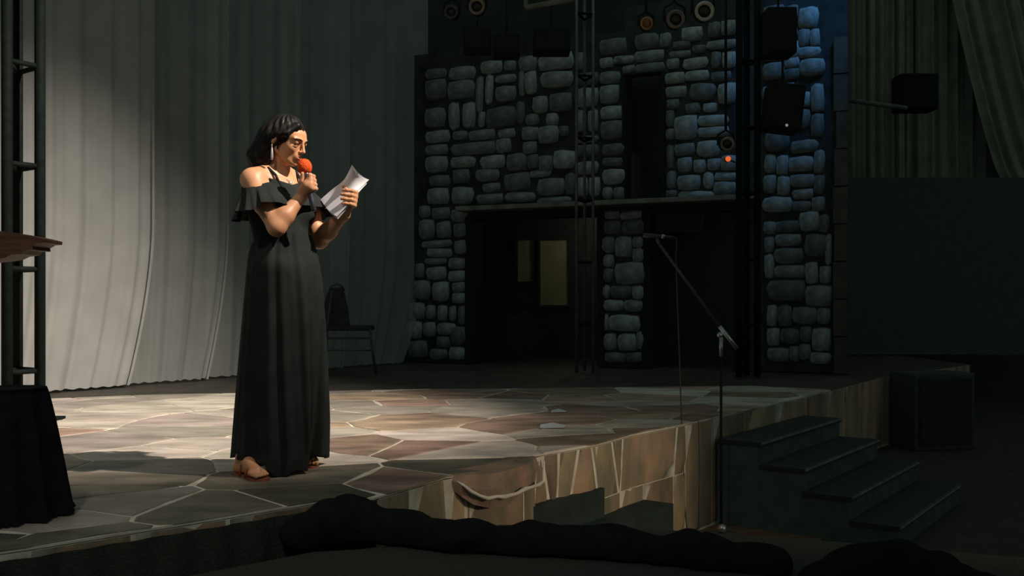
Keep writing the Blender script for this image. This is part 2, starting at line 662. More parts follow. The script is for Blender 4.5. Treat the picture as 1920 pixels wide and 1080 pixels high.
# the rock outcrop at the lip, with its pale lower edge
oc = [edge_at(edge_s_of_px(px), o) for px, o in ((848, .0), (858, .035), (878, .06), (900, .075), (925, .075), (950, .06), (975, .045), (1000, .02))]
ocb = [edge_at(edge_s_of_px(px), -.12) for px in (1000, 940, 860)]
ring = oc + ocb
cz = sum((p for p in ring), Vector()) / len(ring)
drop = [.05, .085, .125, .15, .15, .135, .115, .10, .1, .1, .1]
rings = [[(p.x, p.y, ST - d - .012) for p, d in zip(ring, drop)],
         [(p.x + (p.x - cz.x) * .04, p.y + (p.y - cz.y) * .04, ST - d * .5) for p, d in zip(ring, drop)],
         [(p.x, p.y, ST + .001) for p in ring]]
lumpy('outcrop_rock', rings, M['fascia'], stage, 3)
lip = []
for px, py, o_ in ((847, 902, .01), (858, 911, .035), (868, 922, .05), (880, 930, .06), (894, 935, .065), (908, 931, .07), (920, 932, .07), (942, 926, .06), (957, 917, .055), (970, 914, .05), (988, 909, .04), (1001, 903, .035), (1003, 884, .03), (1006, 864, .025)):
    e_ = edge_at(edge_s_of_px(px), o_ + .022)
    lip.append(Vector((e_.x, e_.y, max(.3, ZC - (py - HZ) / F * e_.y))))
MB().tube(lip, [.004, .007, .010, .008, .011, .008, .012, .009, .012, .008, .010, .009, .007, .004], 6).build('outcrop_lip', M['mortar'], stage, True)

# ------------------------------------------------------------------ castle wall on stage
KA, KB = 0.07519, 1.8215e-5


def wY(px):
    return 1.0 / (KA + KB * (px - 795))


WA = Vector(((795 - 960) / F * wY(795), wY(795), 0))
WB_ = Vector(((1400 - 960) / F * wY(1400), wY(1400), 0))
WD = (WB_ - WA).normalized()
WN = Vector((WD.y, -WD.x, 0))          # towards the camera
WRZ = math.atan2(WD.y, WD.x)


def wall_sz(px, py):
    Y = wY(px)
    P = Vector(((px - 960) / F * Y, Y, 0))
    return (P - WA).dot(WD), ZC - (py - HZ) / F * Y


def wp(s, z, out=0.0):
    return WA + WD * s + WN * out + Vector((0, 0, z))


def wbox(mb, s0, s1, z0, z1, o0, o1):
    mb.box(wp((s0 + s1) / 2, (z0 + z1) / 2, (o0 + o1) / 2), (abs(s1 - s0), abs(o1 - o0), abs(z1 - z0)), WRZ)
    return mb


S = lambda px: wall_sz(px, 500)[0]
ztop = 4.86
ZL = wall_sz(1180, 387)[1]            # underside of ledge
d1 = (S(880), S(1128))                # doorway with the yellow panels
d2 = (S(1212), S(1382))               # doorway behind the mic stand
dz = wall_sz(1010, 400)[1]
u0, u1 = S(1172), S(1243)             # narrow upper doorway
uz0, uz1 = ZL + 0.02, wall_sz(1205, 138)[1]
sL, sR = S(735), S(1588)

mb = MB()
TH = 0.18
wbox(mb, sL, d1[0], ST, ztop, -TH, 0)
wbox(mb, d1[0], d1[1], dz, ztop, -TH, 0)
wbox(mb, d1[1], d2[0], ST, dz, -TH, 0)
wbox(mb, d1[1], u0, dz, ztop, -TH, 0)
wbox(mb, u0, u1, dz, uz0, -TH, 0)
wbox(mb, u0, u1, uz1, ztop + .3, -TH, 0)
wbox(mb, u1, d2[1], dz, ztop + .5, -TH, 0)
wbox(mb, d2[1], sR, ST, ztop + .9, -TH, 0)
castle = struct(mb.build('wall_center', M['wallbase']), 'dark castle wall painted with grey-green rubble stones and doorways')

# stones, read off the photograph and set on the wall plane
PX = []


def crop(rects, sc, ox, oy):
    for r in rects:
        PX.append((r[0] / sc + ox, r[1] / sc + oy, r[2] / sc + ox, r[3] / sc + oy))


crop([(130, 350, 235, 395), (250, 340, 380, 400), (410, 312, 515, 370), (530, 310, 585, 355), (605, 288, 690, 355), (705, 270, 870, 350),
      (130, 405, 235, 500), (245, 410, 375, 495), (388, 395, 420, 560), (435, 385, 470, 520), (485, 380, 585, 415), (485, 440, 585, 510),
      (605, 360, 630, 480), (635, 365, 690, 470), (715, 365, 870, 440), (250, 525, 300, 650), (320, 525, 380, 640), (440, 545, 585, 640),
      (400, 570, 430, 640), (592, 520, 630, 620), (675, 490, 745, 570), (760, 475, 865, 560), (130, 550, 230, 640), (270, 665, 340, 705),
      (350, 660, 480, 705), (500, 655, 580, 695), (620, 645, 700, 705), (705, 640, 800, 720), (810, 640, 850, 685), (640, 580, 700, 630),
      (745, 575, 800, 630), (130, 665, 250, 720), (260, 725, 480, 780), (490, 705, 560, 770), (625, 720, 690, 775), (545, 780, 640, 860), (648, 785, 700, 850),
      (780, 765, 885, 850), (705, 790, 770, 870), (130, 795, 240, 870), (260, 795, 380, 845), (410, 790, 530, 850), (270, 860, 350, 925),
      (385, 860, 500, 915), (660, 865, 760, 895), (150, 890, 250, 940), (420, 930, 505, 970), (530, 880, 655, 960), (700, 905, 830, 985),
      (840, 880, 885, 980), (140, 955, 245, 1030), (265, 950, 370, 1030), (390, 985, 520, 1030), (535, 975, 680, 1020), (700, 1000, 860, 1030), (130, 735, 240, 780), (520, 880, 525, 900),
      (1015, 200, 1140, 275), (1195, 175, 1296, 250), (1015, 295, 1075, 340), (1085, 285, 1180, 320), (1015, 365, 1110, 420), (1015, 435, 1105, 520),
      (1020, 540, 1120, 600), (1020, 615, 1125, 700), (1030, 730, 1140, 785), (1030, 800, 1140, 840), (1030, 860, 1140, 930), (1030, 950, 1075, 1005), (1085, 950, 1138, 1010),
      (890, 270, 940, 350), (890, 370, 1000, 430), (890, 450, 1000, 540), (890, 560, 940, 660), (955, 560, 1000, 660), (900, 690, 1000, 720), (900, 735, 1000, 790), (900, 820, 1000, 880), (900, 900, 950, 990), (960, 900, 1010, 990)],
     2.7, 750, 0)
crop([(385, 185, 495, 240), (510, 170, 560, 235), (620, 140, 715, 205), (755, 115, 810, 185), (820, 105, 885, 175), (575, 210, 655, 245),
      (280, 285, 365, 320), (385, 258, 520, 310), (560, 260, 655, 290), (675, 230, 735, 265), (750, 205, 885, 245), (545, 300, 600, 345),
      (630, 295, 740, 345), (770, 265, 812, 340), (825, 265, 885, 340), (320, 335, 375, 368), (385, 322, 520, 362), (535, 370, 625, 420),
      (640, 360, 745, 405), (770, 365, 860, 410), (540, 440, 635, 490), (665, 425, 780, 505), (805, 425, 885, 520), (545, 505, 600, 550),
      (640, 525, 705, 570), (730, 525, 790, 565), (540, 560, 575, 640), (585, 590, 690, 700), (705, 585, 840, 635), (705, 645, 845, 690),
      (540, 655, 578, 705), (585, 730, 675, 785), (700, 715, 800, 790), (600, 800, 665, 870), (680, 810, 735, 870), (750, 805, 810, 860), (820, 790, 885, 860),
      (545, 740, 575, 850), (545, 870, 585, 950), (600, 890, 705, 960), (730, 875, 775, 950), (790, 875, 885, 912), (785, 922, 885, 985), (540, 965, 590, 1000), (610, 970, 770, 1005),
      (1035, 320, 1130, 400), (1140, 290, 1205, 340), (1210, 150, 1260, 230), (1268, 150, 1310, 230), (1215, 240, 1310, 290), (1220, 300, 1330, 380), (1140, 350, 1210, 400), (1035, 30, 1130, 110), (1145, 30, 1200, 100), (1215, 40, 1300, 140), (1035, 130, 1190, 200), (1035, 215, 1200, 300),
      (1200, 470, 1260, 540), (1210, 555, 1260, 645), (1035, 430, 1180, 520), (1035, 540, 1190, 640), (1275, 430, 1330, 560), (1275, 580, 1330, 690), (1045, 665, 1150, 760), (1180, 712, 1295, 770), (1165, 795, 1275, 865), (1170, 885, 1280, 945),
      (1040, 785, 1090, 870), (1100, 790, 1150, 880), (1035, 890, 1090, 975), (1105, 895, 1160, 985), (1185, 960, 1275, 1005), (1290, 765, 1335, 870), (1290, 890, 1335, 980), (1035, 1000, 1165, 1070),
      (1185, 1020, 1265, 1065), (1280, 1000, 1335, 1065)], 2.7, 1050, 0)
crop([(140, 80, 200, 140), (210, 90, 310, 150), (320, 100, 410, 165), (240, 170, 315, 255), (335, 180, 410, 250), (140, 160, 225, 260), (180, 320, 320, 365),
      (340, 275, 410, 345), (150, 275, 320, 310), (170, 375, 290, 405), (305, 375, 410, 430), (120, 405, 165, 480), (180, 425, 290, 490), (305, 445, 410, 500), (110, 500, 200, 600),
      (325, 510, 410, 560), (325, 570, 410, 625), (215, 510, 305, 610), (90, 625, 170, 710), (180, 640, 230, 710), (245, 640, 295, 720), (310, 645, 345, 720), (360, 645, 405, 740),
      (80, 730, 155, 820), (165, 735, 230, 810), (240, 740, 345, 800), (240, 815, 310, 875), (320, 760, 405, 860), (200, 885, 295, 940), (310, 875, 400, 940), (80, 840, 185, 930), (70, 940, 200, 975), (210, 950, 400, 980)],
     3.0, 740, 360)
crop([(95, 110, 180, 150), (195, 110, 325, 150), (100, 165, 190, 235), (205, 160, 325, 235), (90, 255, 155, 340), (165, 255, 250, 360), (262, 255, 325, 310), (262, 320, 325, 390), (95, 355, 150, 420), (95, 430, 150, 505), (165, 400, 325, 515),
      (90, 525, 130, 595), (140, 530, 250, 592), (260, 530, 325, 600), (90, 610, 205, 665), (215, 612, 325, 670), (130, 695, 290, 780), (92, 690, 122, 775), (100, 800, 165, 885), (180, 800, 275, 890),
      (100, 905, 215, 955), (285, 790, 328, 880), (225, 905, 325, 955),
      (1000, 170, 1060, 235), (1070, 165, 1190, 225), (1205, 115, 1300, 215), (1312, 130, 1360, 225), (1070, 240, 1195, 300), (1005, 255, 1050, 335), (1235, 240, 1335, 360), (1065, 320, 1205, 400), (1345, 245, 1375, 400), (1005, 355, 1050, 480),
      (1065, 415, 1215, 480), (1030, 500, 1215, 610), (1235, 400, 1295, 510), (1315, 420, 1370, 510), (1240, 530, 1370, 640), (1080, 640, 1150, 750), (1165, 650, 1285, 740), (1302, 655, 1365, 740), (1020, 640, 1068, 750), (1020, 770, 1080, 860), (1095, 770, 1190, 850), (1205, 760, 1260, 840),
      (1025, 880, 1130, 950), (1145, 870, 1190, 950), (1200, 860, 1255, 940), (1275, 770, 1365, 890), (1265, 905, 1365, 965)], 3.0, 1100, 360)


def stone_mesh(kind):
    """pillow-faced stone in the unit square, depth along -y; about 50 triangles"""
    rn = random.Random(100 + kind)
    n = 12
    prof = []
    for k in range(n):
        t = 2 * PI * (k + .5) / n
        c, s_ = math.cos(t), math.sin(t)
        e = rn.uniform(3.4, 6.5)
        r = 1.0 / (abs(c) ** e + abs(s_) ** e) ** (1 / e)
        r *= rn.uniform(.90, 1.0)
        prof.append((c * r * .5, s_ * r * .5))
    V = []
    for sc, dep in ((1.0, 0.0), (.90, .50), (.60, .88)):
        for (a, b) in prof:
            V.append((a * sc, -dep * rn.uniform(.85, 1.1), b * sc))
    V.append((rn.uniform(-.1, .1), -1.0, rn.uniform(-.05, .15)))
    Fc = []
    for i in range(2):
        for k in range(n):
            k2 = (k + 1) % n
            Fc.append((i * n + k, i * n + k2, (i + 1) * n + k2, (i + 1) * n + k))
    for k in range(n):
        Fc.append((2 * n + k, 2 * n + (k + 1) % n, 3 * n))
    me = mesh('stone', V, Fc, True)
    me.materials.append(M['stone'])
    return me


SM = [stone_mesh(k) for k in range(9)]
n_st = 0
for (x0, y0, x1, y1) in PX:
    if x1 - x0 < 5:
        continue
    cx, cy = (x0 + x1) / 2, (y0 + y1) / 2
    s_, z_ = wall_sz(cx, cy)
    k = wY(cx) / F
    w, h = (x1 - x0 + 1.5) * k / abs(WD.x) * .97, (y1 - y0 + 1.5) * k
    if z_ - h / 2 < ST + .01:
        continue
    # keep openings clear
    bad = False
    for (a, b, za, zb) in ((d1[0], d1[1], ST, dz), (d2[0], d2[1], ST, dz), (u0, u1, uz0, uz1)):
        if min(s_ + w / 2, b) - max(s_ - w / 2, a) > .04 and min(z_ + h / 2, zb) - max(z_ - h / 2, za) > .04:
            bad = True
    if bad:
        continue
    o = bpy.data.objects.new('stone', random.choice(SM))
    COL.objects.link(o)
    o.parent = castle
    o.location = wp(s_, z_, 0.0)
    o.rotation_euler = (0, random.uniform(-.05, .05), WRZ)
    o.scale = (w * 1.13, min(.085, .30 * min(w, h) + .012), h * 1.15)
    n_st += 1
print('stones', n_st)

# doorway linings, ledge
mb = MB()
wbox(mb, S(872), S(1426), ZL, ZL + .06, -.02, .30)
ledge = struct(mb.build('trim_1', M['ledge'], bevel=.012), 'pale ledge running above the castle doorways')
mb = MB()
for a, b in (d1, d2):
    for ss_ in (a, b):
        wbox(mb, ss_ - .05, ss_ + .05, ST, dz, -.3, .035)
wbox(mb, d1[0], d1[1], dz - .05, dz + .06, -.3, .035)
wbox(mb, d2[0], d2[1], dz - .05, dz + .06, -.3, .035)
wbox(mb, u0 - .03, u0 + .02, uz0, uz1, -.25, .03)
wbox(mb, u1 - .02, u1 + .03, uz0, uz1, -.25, .03)
struct(mb.build('trim_2', M['deepblack']), 'black frames lining the castle doorways')
mb = MB()
for k_ in range(9):
    za, zb = ST + k_ * .42, ST + (k_ + 1) * .42 - .015
    wbox(mb, S(1566) + random.uniform(-.02, .02), S(1590), za, zb, 0, .05 + random.uniform(0, .03))
struct(mb.build('trim_3', M['boards']), 'rough brown-grey quoins at the right end of the castle wall')
# rooms behind the doorways (dark set backing)
mb = MB()
wbox(mb, d1[0] - .9, d1[1] + .3, ST, dz + .7, -2.3, -2.2)
wbox(mb, d1[0] - .95, d1[0] - .9, ST, dz + .7, -2.3, -.2)
wbox(mb, d1[1] + .3, d1[1] + .35, ST, dz + .7, -2.3, -.2)
wbox(mb, d1[0] - .9, d1[1] + .3, dz + .7, dz + .75, -2.3, -.2)
wbox(mb, d2[0] - .2, d2[1] + .2, ST, dz + .7, -1.3, -1.2)
wbox(mb, u0 - .4, u1 + .3, uz0 - .3, uz1 + .6, -.9, -.8)
struct(mb.build('wall_backstage', M['black']), 'black backing behind the castle doorways')


# yellowed panels on the back of the first doorway
def back_pt(px, py, out):
    """point on a plane parallel to the castle wall, out metres in front of it (negative: behind)"""
    r = Vector(((px - 960) / F, 1.0, 0))
    base = WA + WN * out
    t = base.dot(WN) / r.dot(WN)
    P = r * t
    return Vector((P.x, P.y, ZC - (py - HZ) / F * P.y))


def hung_panel(x0, y0, x1, y1, label):
    a, b = back_pt(x0, y1, -2.18), back_pt(x1, y0, -2.18)
    c = (a + b) / 2
    w = (Vector((b.x, b.y, 0)) - Vector((a.x, a.y, 0))).length
    h = b.z - a.z
    r = empty('backlit_panel', (c.x, c.y, a.z), WRZ)
    tag(r, label, 'panel', 'yellowed panels inside the doorway')
    mb = MB().box(c, (w, .03, h), WRZ)
    mb.build('panel_board', M['panel'], r)
    fr = MB()
    R = Matrix.Rotation(WRZ, 3, 'Z')
    for sx in (-1, 1):
        fr.box(c + R @ Vector((sx * (w / 2 + .015), -.01, 0)), (.03, .05, h + .06), WRZ)
    for sz in (-1, 1):
        fr.box(c + Vector((0, 0, sz * (h / 2 + .015))), (w, .05, .03), WRZ)
    fr.build('panel_frame', M['black'], r)


hung_panel(972, 450, 999, 528, 'narrow yellowish panel left of the wider one in the dark doorway')
hung_panel(1014, 450, 1066, 572, 'wide yellowish panel glowing dimly at the right of the dark doorway')
L = bpy.data.lights.new('backstage_lamp', 'POINT')
L.energy = 4.5
L.color = (1.0, .96, .78)
L.shadow_soft_size = .1
o = bpy.data.objects.new('backstage_lamp', L)
COL.objects.link(o)
o.location = wp((d1[0] + d1[1]) / 2 + .5, dz + .2, -1.6)

# ------------------------------------------------------------------ curtains
CA, CB = Vector((-4.9, 8.44, 0)), Vector((-1.20, 13.57, 0))
CD = (CB - CA).normalized()
CN = Vector((CD.y, -CD.x, 0))


def cur_s(px):
    k = (px - 960) / F
    # CA + CD*s : x = k*y
    return (k * CA.y - CA.x) / (CD.x - k * CD.y)


def curtain(name, label, px0, px1, sway, off, folds, seed, zt=6.9, amp=.016, group='sheer curtain panels at the back', mat='curtain2'):
    rn = random.Random(seed)
    s0, s1 = cur_s(px0), cur_s(px1)
    nu = max(60, folds * 9)
    zs = [ST + .006 + (zt - ST) * (t ** 1.6) for t in np.linspace(0, 1, 34)]
    ph = [rn.uniform(0, 6.28) for _ in range(5)]
    fr = [folds, folds * 1.73, folds * .51, folds * 2.9]
    grid = []
    w = s1 - s0
    for z in zs:
        hz = (z - ST) / (zt - ST)
        t_b = max(0.0, 1 - (z - ST) / 1.55)
        row = []
        for i in range(nu + 1):
            u = i / nu
            # the free edge swings back along the floor; pleats follow it
            sh = -sway * (t_b ** 1.7) * (0.25 + .75 * u ** 1.5)
            a = amp * (1 + .25 * math.sin(3 * hz + ph[0]))
            uu = u + .035 * math.sin(5.3 * u + ph[4]) + .02 * math.sin(13 * u + ph[2])
            d = a * (math.sin(2 * PI * fr[0] * uu + ph[1]) + .45 * math.sin(2 * PI * fr[1] * u + ph[2] + .6 * hz) + .5 * math.sin(2 * PI * fr[2] * u + ph[3]) + .2 * math.sin(2 * PI * fr[3] * u + ph[4]))
            # rolled hem on the free edge
            if u > .965:
                d += .03 * (u - .965) / .035
            base = CA + CD * (s0 + w * u + sh) + CN * (off + d + .10 * t_b ** 2 * (0.4 + .6 * u))
            lift = .012 * math.sin(2 * PI * fr[0] * u + ph[1]) ** 2 + (.02 * (1 - u) if hz == 0 else 0)
            row.append(base + Vector((0, 0, z + (lift if hz < .02 else 0))))
        grid.append(row)
    mb = MB().sheet(grid)
    o = mb.build(name, M[mat], None, True)
    # turned hem along the free edge: a doubled strip of the same cloth
    ex = [[r_[-1] + CN * .004, r_[-1] - CD * .032 + CN * .010] for r_ in grid]
    MB().sheet(ex).build('edge_hem', M['curtain'], o, True)
    tag(o, label, 'curtain', group)
    return o


curtain('stage_curtain', 'brightest sheer white curtain panel behind the black truss', -520, 247, .34, .34, 13, 1, mat='curtain')
curtain('stage_curtain', 'sheer curtain panel with swept hem, second from the truss', 215, 397, .34, .26, 4, 2)
curtain('stage_curtain', 'sheer curtain panel hanging just left of the singing woman', 370, 541, .30, .18, 4, 3)
curtain('stage_curtain', 'narrow dark sheer curtain panel directly behind the woman', 515, 642, .2, .10, 3, 4)
curtain('stage_curtain', 'dark sheer curtain panel next to the castle wall', 620, 797, .62, .02, 5, 5)
# bar the curtains hang from
o = MB().tube([CA + CN * .18 + Vector((0, 0, 6.99)), CB + CN * .18 + Vector((0, 0, 6.99))], .03, 10).build('curtain_bar', M['truss'])
tag(o, 'black bar carrying the sheer curtains above the stage', 'bar')

# olive drapes and dark wall beyond the stage, right
def far_curtain(px0, px1, Y, zt, zb, seed, label, lean=0.0, folds=7):
    rn = random.Random(seed)
    x0, x1 = (px0 - 960) / F * Y, (px1 - 960) / F * Y
    nu = folds * 10
    ph = [rn.uniform(0, 6.28) for _ in range(3)]
    grid = []
    for z in np.linspace(zb, zt, 16):
        t = (z - zb) / (zt - zb)
        row = []
        for i in range(nu + 1):
            u = i / nu
            d = .05 * math.sin(2 * PI * folds * u + ph[0]) + .03 * math.sin(2 * PI * folds * 1.7 * u + ph[1])
            row.append((x0 + (x1 - x0) * u - lean * t ** .8, Y + d, z))
        grid.append(row)
    o = MB().sheet(grid).build('hall_drape', M['backcurt'], None, True)
    tag(o, label, 'curtain', 'olive drapes in the hall')


far_curtain(1575, 1702, 15.6, 7.1, 3.46, 11, 'dim olive drape with straight folds right of the castle tower')
far_curtain(1690, 1860, 15.9, 7.1, 3.46, 12, 'dim olive drape behind the hanging black loudspeaker box')
far_curtain(1880, 2060, 15.4, 7.1, 3.4, 13, 'dim olive drape pulled aside slantwise at the right edge', lean=.95)
o = MB().box(((1760 - 960) / F * 15.1, 15.2, 2.1), (3.4, .08, 2.7)).build('black_screen', M['screen'])
tag(o, 'wide black masking screen at the right end of the stage', 'screen')

# ------------------------------------------------------------------ surface nets figure kit
class Field:
    def __init__(self, lo, hi, h):
        self.h = h
        self.lo = np.array(lo, np.float64)
        self.n = np.ceil((np.array(hi) - self.lo) / h).astype(int) + 1
        self.D = np.full(self.n, 1.0, np.float32)
        self.ax = [(self.lo[i] + h * np.arange(self.n[i])).astype(np.float32) for i in range(3)]

    def win(self, lo, hi):
        a = np.clip(np.floor((np.array(lo) - self.lo) / self.h).astype(int), 0, self.n)
        b = np.clip(np.ceil((np.array(hi) - self.lo) / self.h).astype(int) + 1, 0, self.n)
        return a, b

    def apply(self, lo, hi, fn, k, sub=False):
        m = k * 1.2 + 4 * self.h
        a, b = self.win(np.array(lo) - m, np.array(hi) + m)
        if np.any(b <= a):
            return
        X = self.ax[0][a[0]:b[0], None, None]
        Y = self.ax[1][None, a[1]:b[1], None]
        Z = self.ax[2][None, None, a[2]:b[2]]
        d = fn(X, Y, Z)
        sl = (slice(a[0], b[0]), slice(a[1], b[1]), slice(a[2], b[2]))
        A = self.D[sl]
        if sub:
            d = -d
            if k > 0:
                t = np.clip(.5 - .5 * (d - A) / k, 0, 1)
                # smooth max
                self.D[sl] = A * t + d * (1 - t) + k * t * (1 - t)
            else:
                self.D[sl] = np.maximum(A, d)
        else:
            if k > 0:
                t = np.clip(.5 + .5 * (A - d) / k, 0, 1)
                self.D[sl] = A * (1 - t) + d * t - k * t * (1 - t)
            else:
                self.D[sl] = np.minimum(A, d)

    def cap(self, a, b, ra, rb=None, k=.01, sub=False):
        rb = ra if rb is None else rb
        a = np.array(a, np.float32)
        b = np.array(b, np.float32)
        ba = b - a
        L2 = float(ba @ ba) + 1e-9

        def fn(X, Y, Z):
            px, py, pz = X - a[0], Y - a[1], Z - a[2]
            t = np.clip((px * ba[0] + py * ba[1] + pz * ba[2]) / L2, 0, 1)
            return np.sqrt((px - ba[0] * t) ** 2 + (py - ba[1] * t) ** 2 + (pz - ba[2] * t) ** 2) - (ra + (rb - ra) * t)
        r = max(ra, rb)
        self.apply(np.minimum(a, b) - r, np.maximum(a, b) + r, fn, k, sub)

    def ell(self, c, r, A=None, k=.01, sub=False):
        """A: three axis vectors (rows)"""
        c = np.array(c, np.float32)
        A = np.eye(3, dtype=np.float32) if A is None else np.array([tuple(v) for v in A], np.float32)
        r = np.array(r, np.float32)

        def fn(X, Y, Z):
            px, py, pz = X - c[0], Y - c[1], Z - c[2]
            q = [(A[i, 0] * px + A[i, 1] * py + A[i, 2] * pz) / r[i] for i in range(3)]
            k0 = np.sqrt(q[0] ** 2 + q[1] ** 2 + q[2] ** 2)
            k1 = np.sqrt((q[0] / r[0]) ** 2 + (q[1] / r[1]) ** 2 + (q[2] / r[2]) ** 2) + 1e-6
            return k0 * (k0 - 1) / k1
        m = float(r.max())
        self.apply(c - m, c + m, fn, k, sub)

    def grid(self):
        return self.ax[0][:, None, None], self.ax[1][None, :, None], self.ax[2][None, None, :]

    def mesh(self, name, smooth_it=1):
        D = self.D
        s = D < 0
        n = self.n
        # active cells
        cnt = np.zeros(n - 1, np.int8)
        for i in (0, 1):
            for j in (0, 1):
                for k in (0, 1):
                    cnt += s[i:n[0] - 1 + i, j:n[1] - 1 + j, k:n[2] - 1 + k]
        act = np.argwhere((cnt > 0) & (cnt < 8))
        idx = np.full(n - 1, -1, np.int32)
        idx[act[:, 0], act[:, 1], act[:, 2]] = np.arange(len(act))
        acc = np.zeros((len(act), 3))
        num = np.zeros(len(act))
        corners = [(i, j, k) for i in (0, 1) for j in (0, 1) for k in (0, 1)]
        for ca in corners:
            for axd in range(3):
                if ca[axd] == 1:
                    continue
                cb = list(ca)
                cb[axd] = 1
                da = D[act[:, 0] + ca[0], act[:, 1] + ca[1], act[:, 2] + ca[2]]
                db = D[act[:, 0] + cb[0], act[:, 1] + cb[1], act[:, 2] + cb[2]]
                m = (da < 0) != (db < 0)
                t = np.where(m, da / np.where(m, da - db, 1), 0)
                p = np.tile(np.array(ca, float), (len(act), 1))
                p[:, axd] = t
                acc[m] += p[m]
                num[m] += 1
        V = (act + acc / num[:, None]) * self.h + self.lo
        Fs = []
        for axd in range(3):
            sh = [slice(None)] * 3
            a = [slice(1, -1)] * 3
            a[axd] = slice(0, n[axd] - 1)
            b = [slice(1, -1)] * 3
            b[axd] = slice(1, n[axd])
            sa, sb = s[tuple(a)], s[tuple(b)]
            e = np.argwhere(sa != sb)
            off = np.array([1, 1, 1])
            off[axd] = 0
            e0 = e + off
            flip = sa[e[:, 0], e[:, 1], e[:, 2]]
            u, v = [(1, 2), (2, 0), (0, 1)][axd]
            du = np.zeros(3, int)
            du[u] = 1
            dv = np.zeros(3, int)
            dv[v] = 1
            q = []
            for w in (e0 - du - dv, e0 - dv, e0, e0 - du):
                q.append(idx[w[:, 0], w[:, 1], w[:, 2]])
            Q = np.stack(q, 1)
            Q[~flip] = Q[~flip][:, ::-1]
            Fs.append(Q)
        Fq = np.concatenate(Fs)
        Fq = Fq[(Fq >= 0).all(1)]
        # light Laplacian
        for _ in range(smooth_it):
            sm = np.zeros_like(V)
            c = np.zeros(len(V))
            for i in range(4):
                a_, b_ = Fq[:, i], Fq[:, (i + 1) % 4]
                for d_ in range(3):
                    sm[:, d_] += np.bincount(a_, V[b_, d_], len(V)) + np.bincount(b_, V[a_, d_], len(V))
                c += np.bincount(a_, minlength=len(V)) + np.bincount(b_, minlength=len(V))
            V = V * .45 + sm / np.maximum(c, 1)[:, None] * .55
        me = bpy.data.meshes.new(name)
        me.vertices.add(len(V))
        me.vertices.foreach_set('co', V.astype(np.float32).ravel())
        me.loops.add(len(Fq) * 4)
        me.loops.foreach_set('vertex_index', Fq.astype(np.int32).ravel())
        me.polygons.add(len(Fq))
        me.polygons.foreach_set('loop_start', np.arange(len(Fq), dtype=np.int32) * 4)
        me.polygons.foreach_set('loop_total', np.full(len(Fq), 4, np.int32))
        me.polygons.foreach_set('use_smooth', np.ones(len(Fq), bool))
        me.update()
        me.validate()
        return me


# ------------------------------------------------------------------ the woman
Y0 = 4.55
woman = empty('person', ground(528, 892))
tag(woman, 'woman in a long black dress reading from papers into a microphone', 'person')

a35 = math.radians(36)
bf = Vector((math.cos(a35), -math.sin(a35), 0))       # body forward
br = Vector((-math.sin(a35), -math.cos(a35), 0))      # body right (camera side)
bu = Vector((0, 0, 1))
BA = [br, bf, bu]

hb, hp = math.radians(22), math.radians(20)
HF = Vector((math.cos(hb) * math.cos(hp), -math.sin(hb) * math.cos(hp), -math.sin(hp)))
HR = Vector((-math.sin(hb), -math.cos(hb), 0))
HU = HR.cross(HF)
if HU.z < 0:
    HU = -HU
HC = pt(536, 263, 4.55)


def H(f, r, u):
    return HC + HF * f + HR * r + HU * u


HA = [HR, HF, HU]

NB = pt(520, 338, 4.59)                 # neck base
CH = pt(521, 398, 4.575)                # chest
WAI = pt(530, 455, 4.57)                # waist
PEL = pt(530, 515, 4.57)
SR = NB + br * .146 + bu * -.012        # right (near) shoulder
SL = NB + br * -.150 + bu * -.02
ER = pt(519, 426, 4.37)
WR = pt(568, 366, 4.44)
EL = pt(599, 450, 4.68)
WL = pt(646, 403, 4.535)


def torso(fd, grow=0.0):
    g = grow
    fd.ell(CH + bu * .01, (.138 + g, .098 + g, .17 + g), BA, .03)
    fd.ell(NB + bu * -.07, (.15 + g, .085 + g, .09 + g), BA, .04)
    fd.cap(CH, WAI, .095 + g, .092 + g, .05)
    fd.ell(WAI, (.118 + g, .092 + g, .11 + g), BA, .05)
    fd.ell(PEL, (.148 + g, .112 + g, .13 + g), BA, .05)
    for s_ in (-1, 1):
        fd.ell(CH + br * (.07 * s_) + bf * .07 + bu * .0, (.066 + g, .062 + g, .068 + g), BA, .03)


def limb(fd, pts, rs, k=.02):
    for i in range(len(pts) - 1):
        fd.cap(pts[i], pts[i + 1], rs[i], rs[i + 1], k if i else .03)


# microphone axis
MIC_T = pt(571, 313, 4.425)
MIC_B = pt(589, 396, 4.40)
MD = (MIC_T - MIC_B).normalized()

body = Field((-1.42, 4.18, ST - .02), (-.62, 5.12, ST + 1.70), .0036)
torso(body)
# shoulders, neck
for s_, S_ in ((1, SR), (-1, SL)):
    body.cap(NB + br * (.03 * s_) + bu * .03, S_, .04, .046, .03)
    body.cap(NB + bu * .045 + br * .02 * s_, NB + br * (.12 * s_) + bu * .0, .034, .03, .035)
    # collar bone
    body.cap(NB + bf * .055 + bu * -.015 + br * .015 * s_, NB + bf * .03 + br * (.13 * s_) + bu * .01, .011, .010, .02)
body.cap(NB + bu * -.02, H(-.022, 0, -.06), .050, .045, .025)
# arms
UR = SR.lerp(ER, .5) + br * .008
limb(body, [SR, UR, ER], [.046, .044, .036], .02)
FR = ER.lerp(WR, .35) + br * .006
limb(body, [ER, FR, WR], [.036, .039, .023], .02)
UL = SL.lerp(EL, .5)
limb(body, [SL, UL, EL], [.046, .043, .037], .02)
FL = EL.lerp(WL, .35)
limb(body, [EL, FL, WL], [.037, .039, .024], .02)
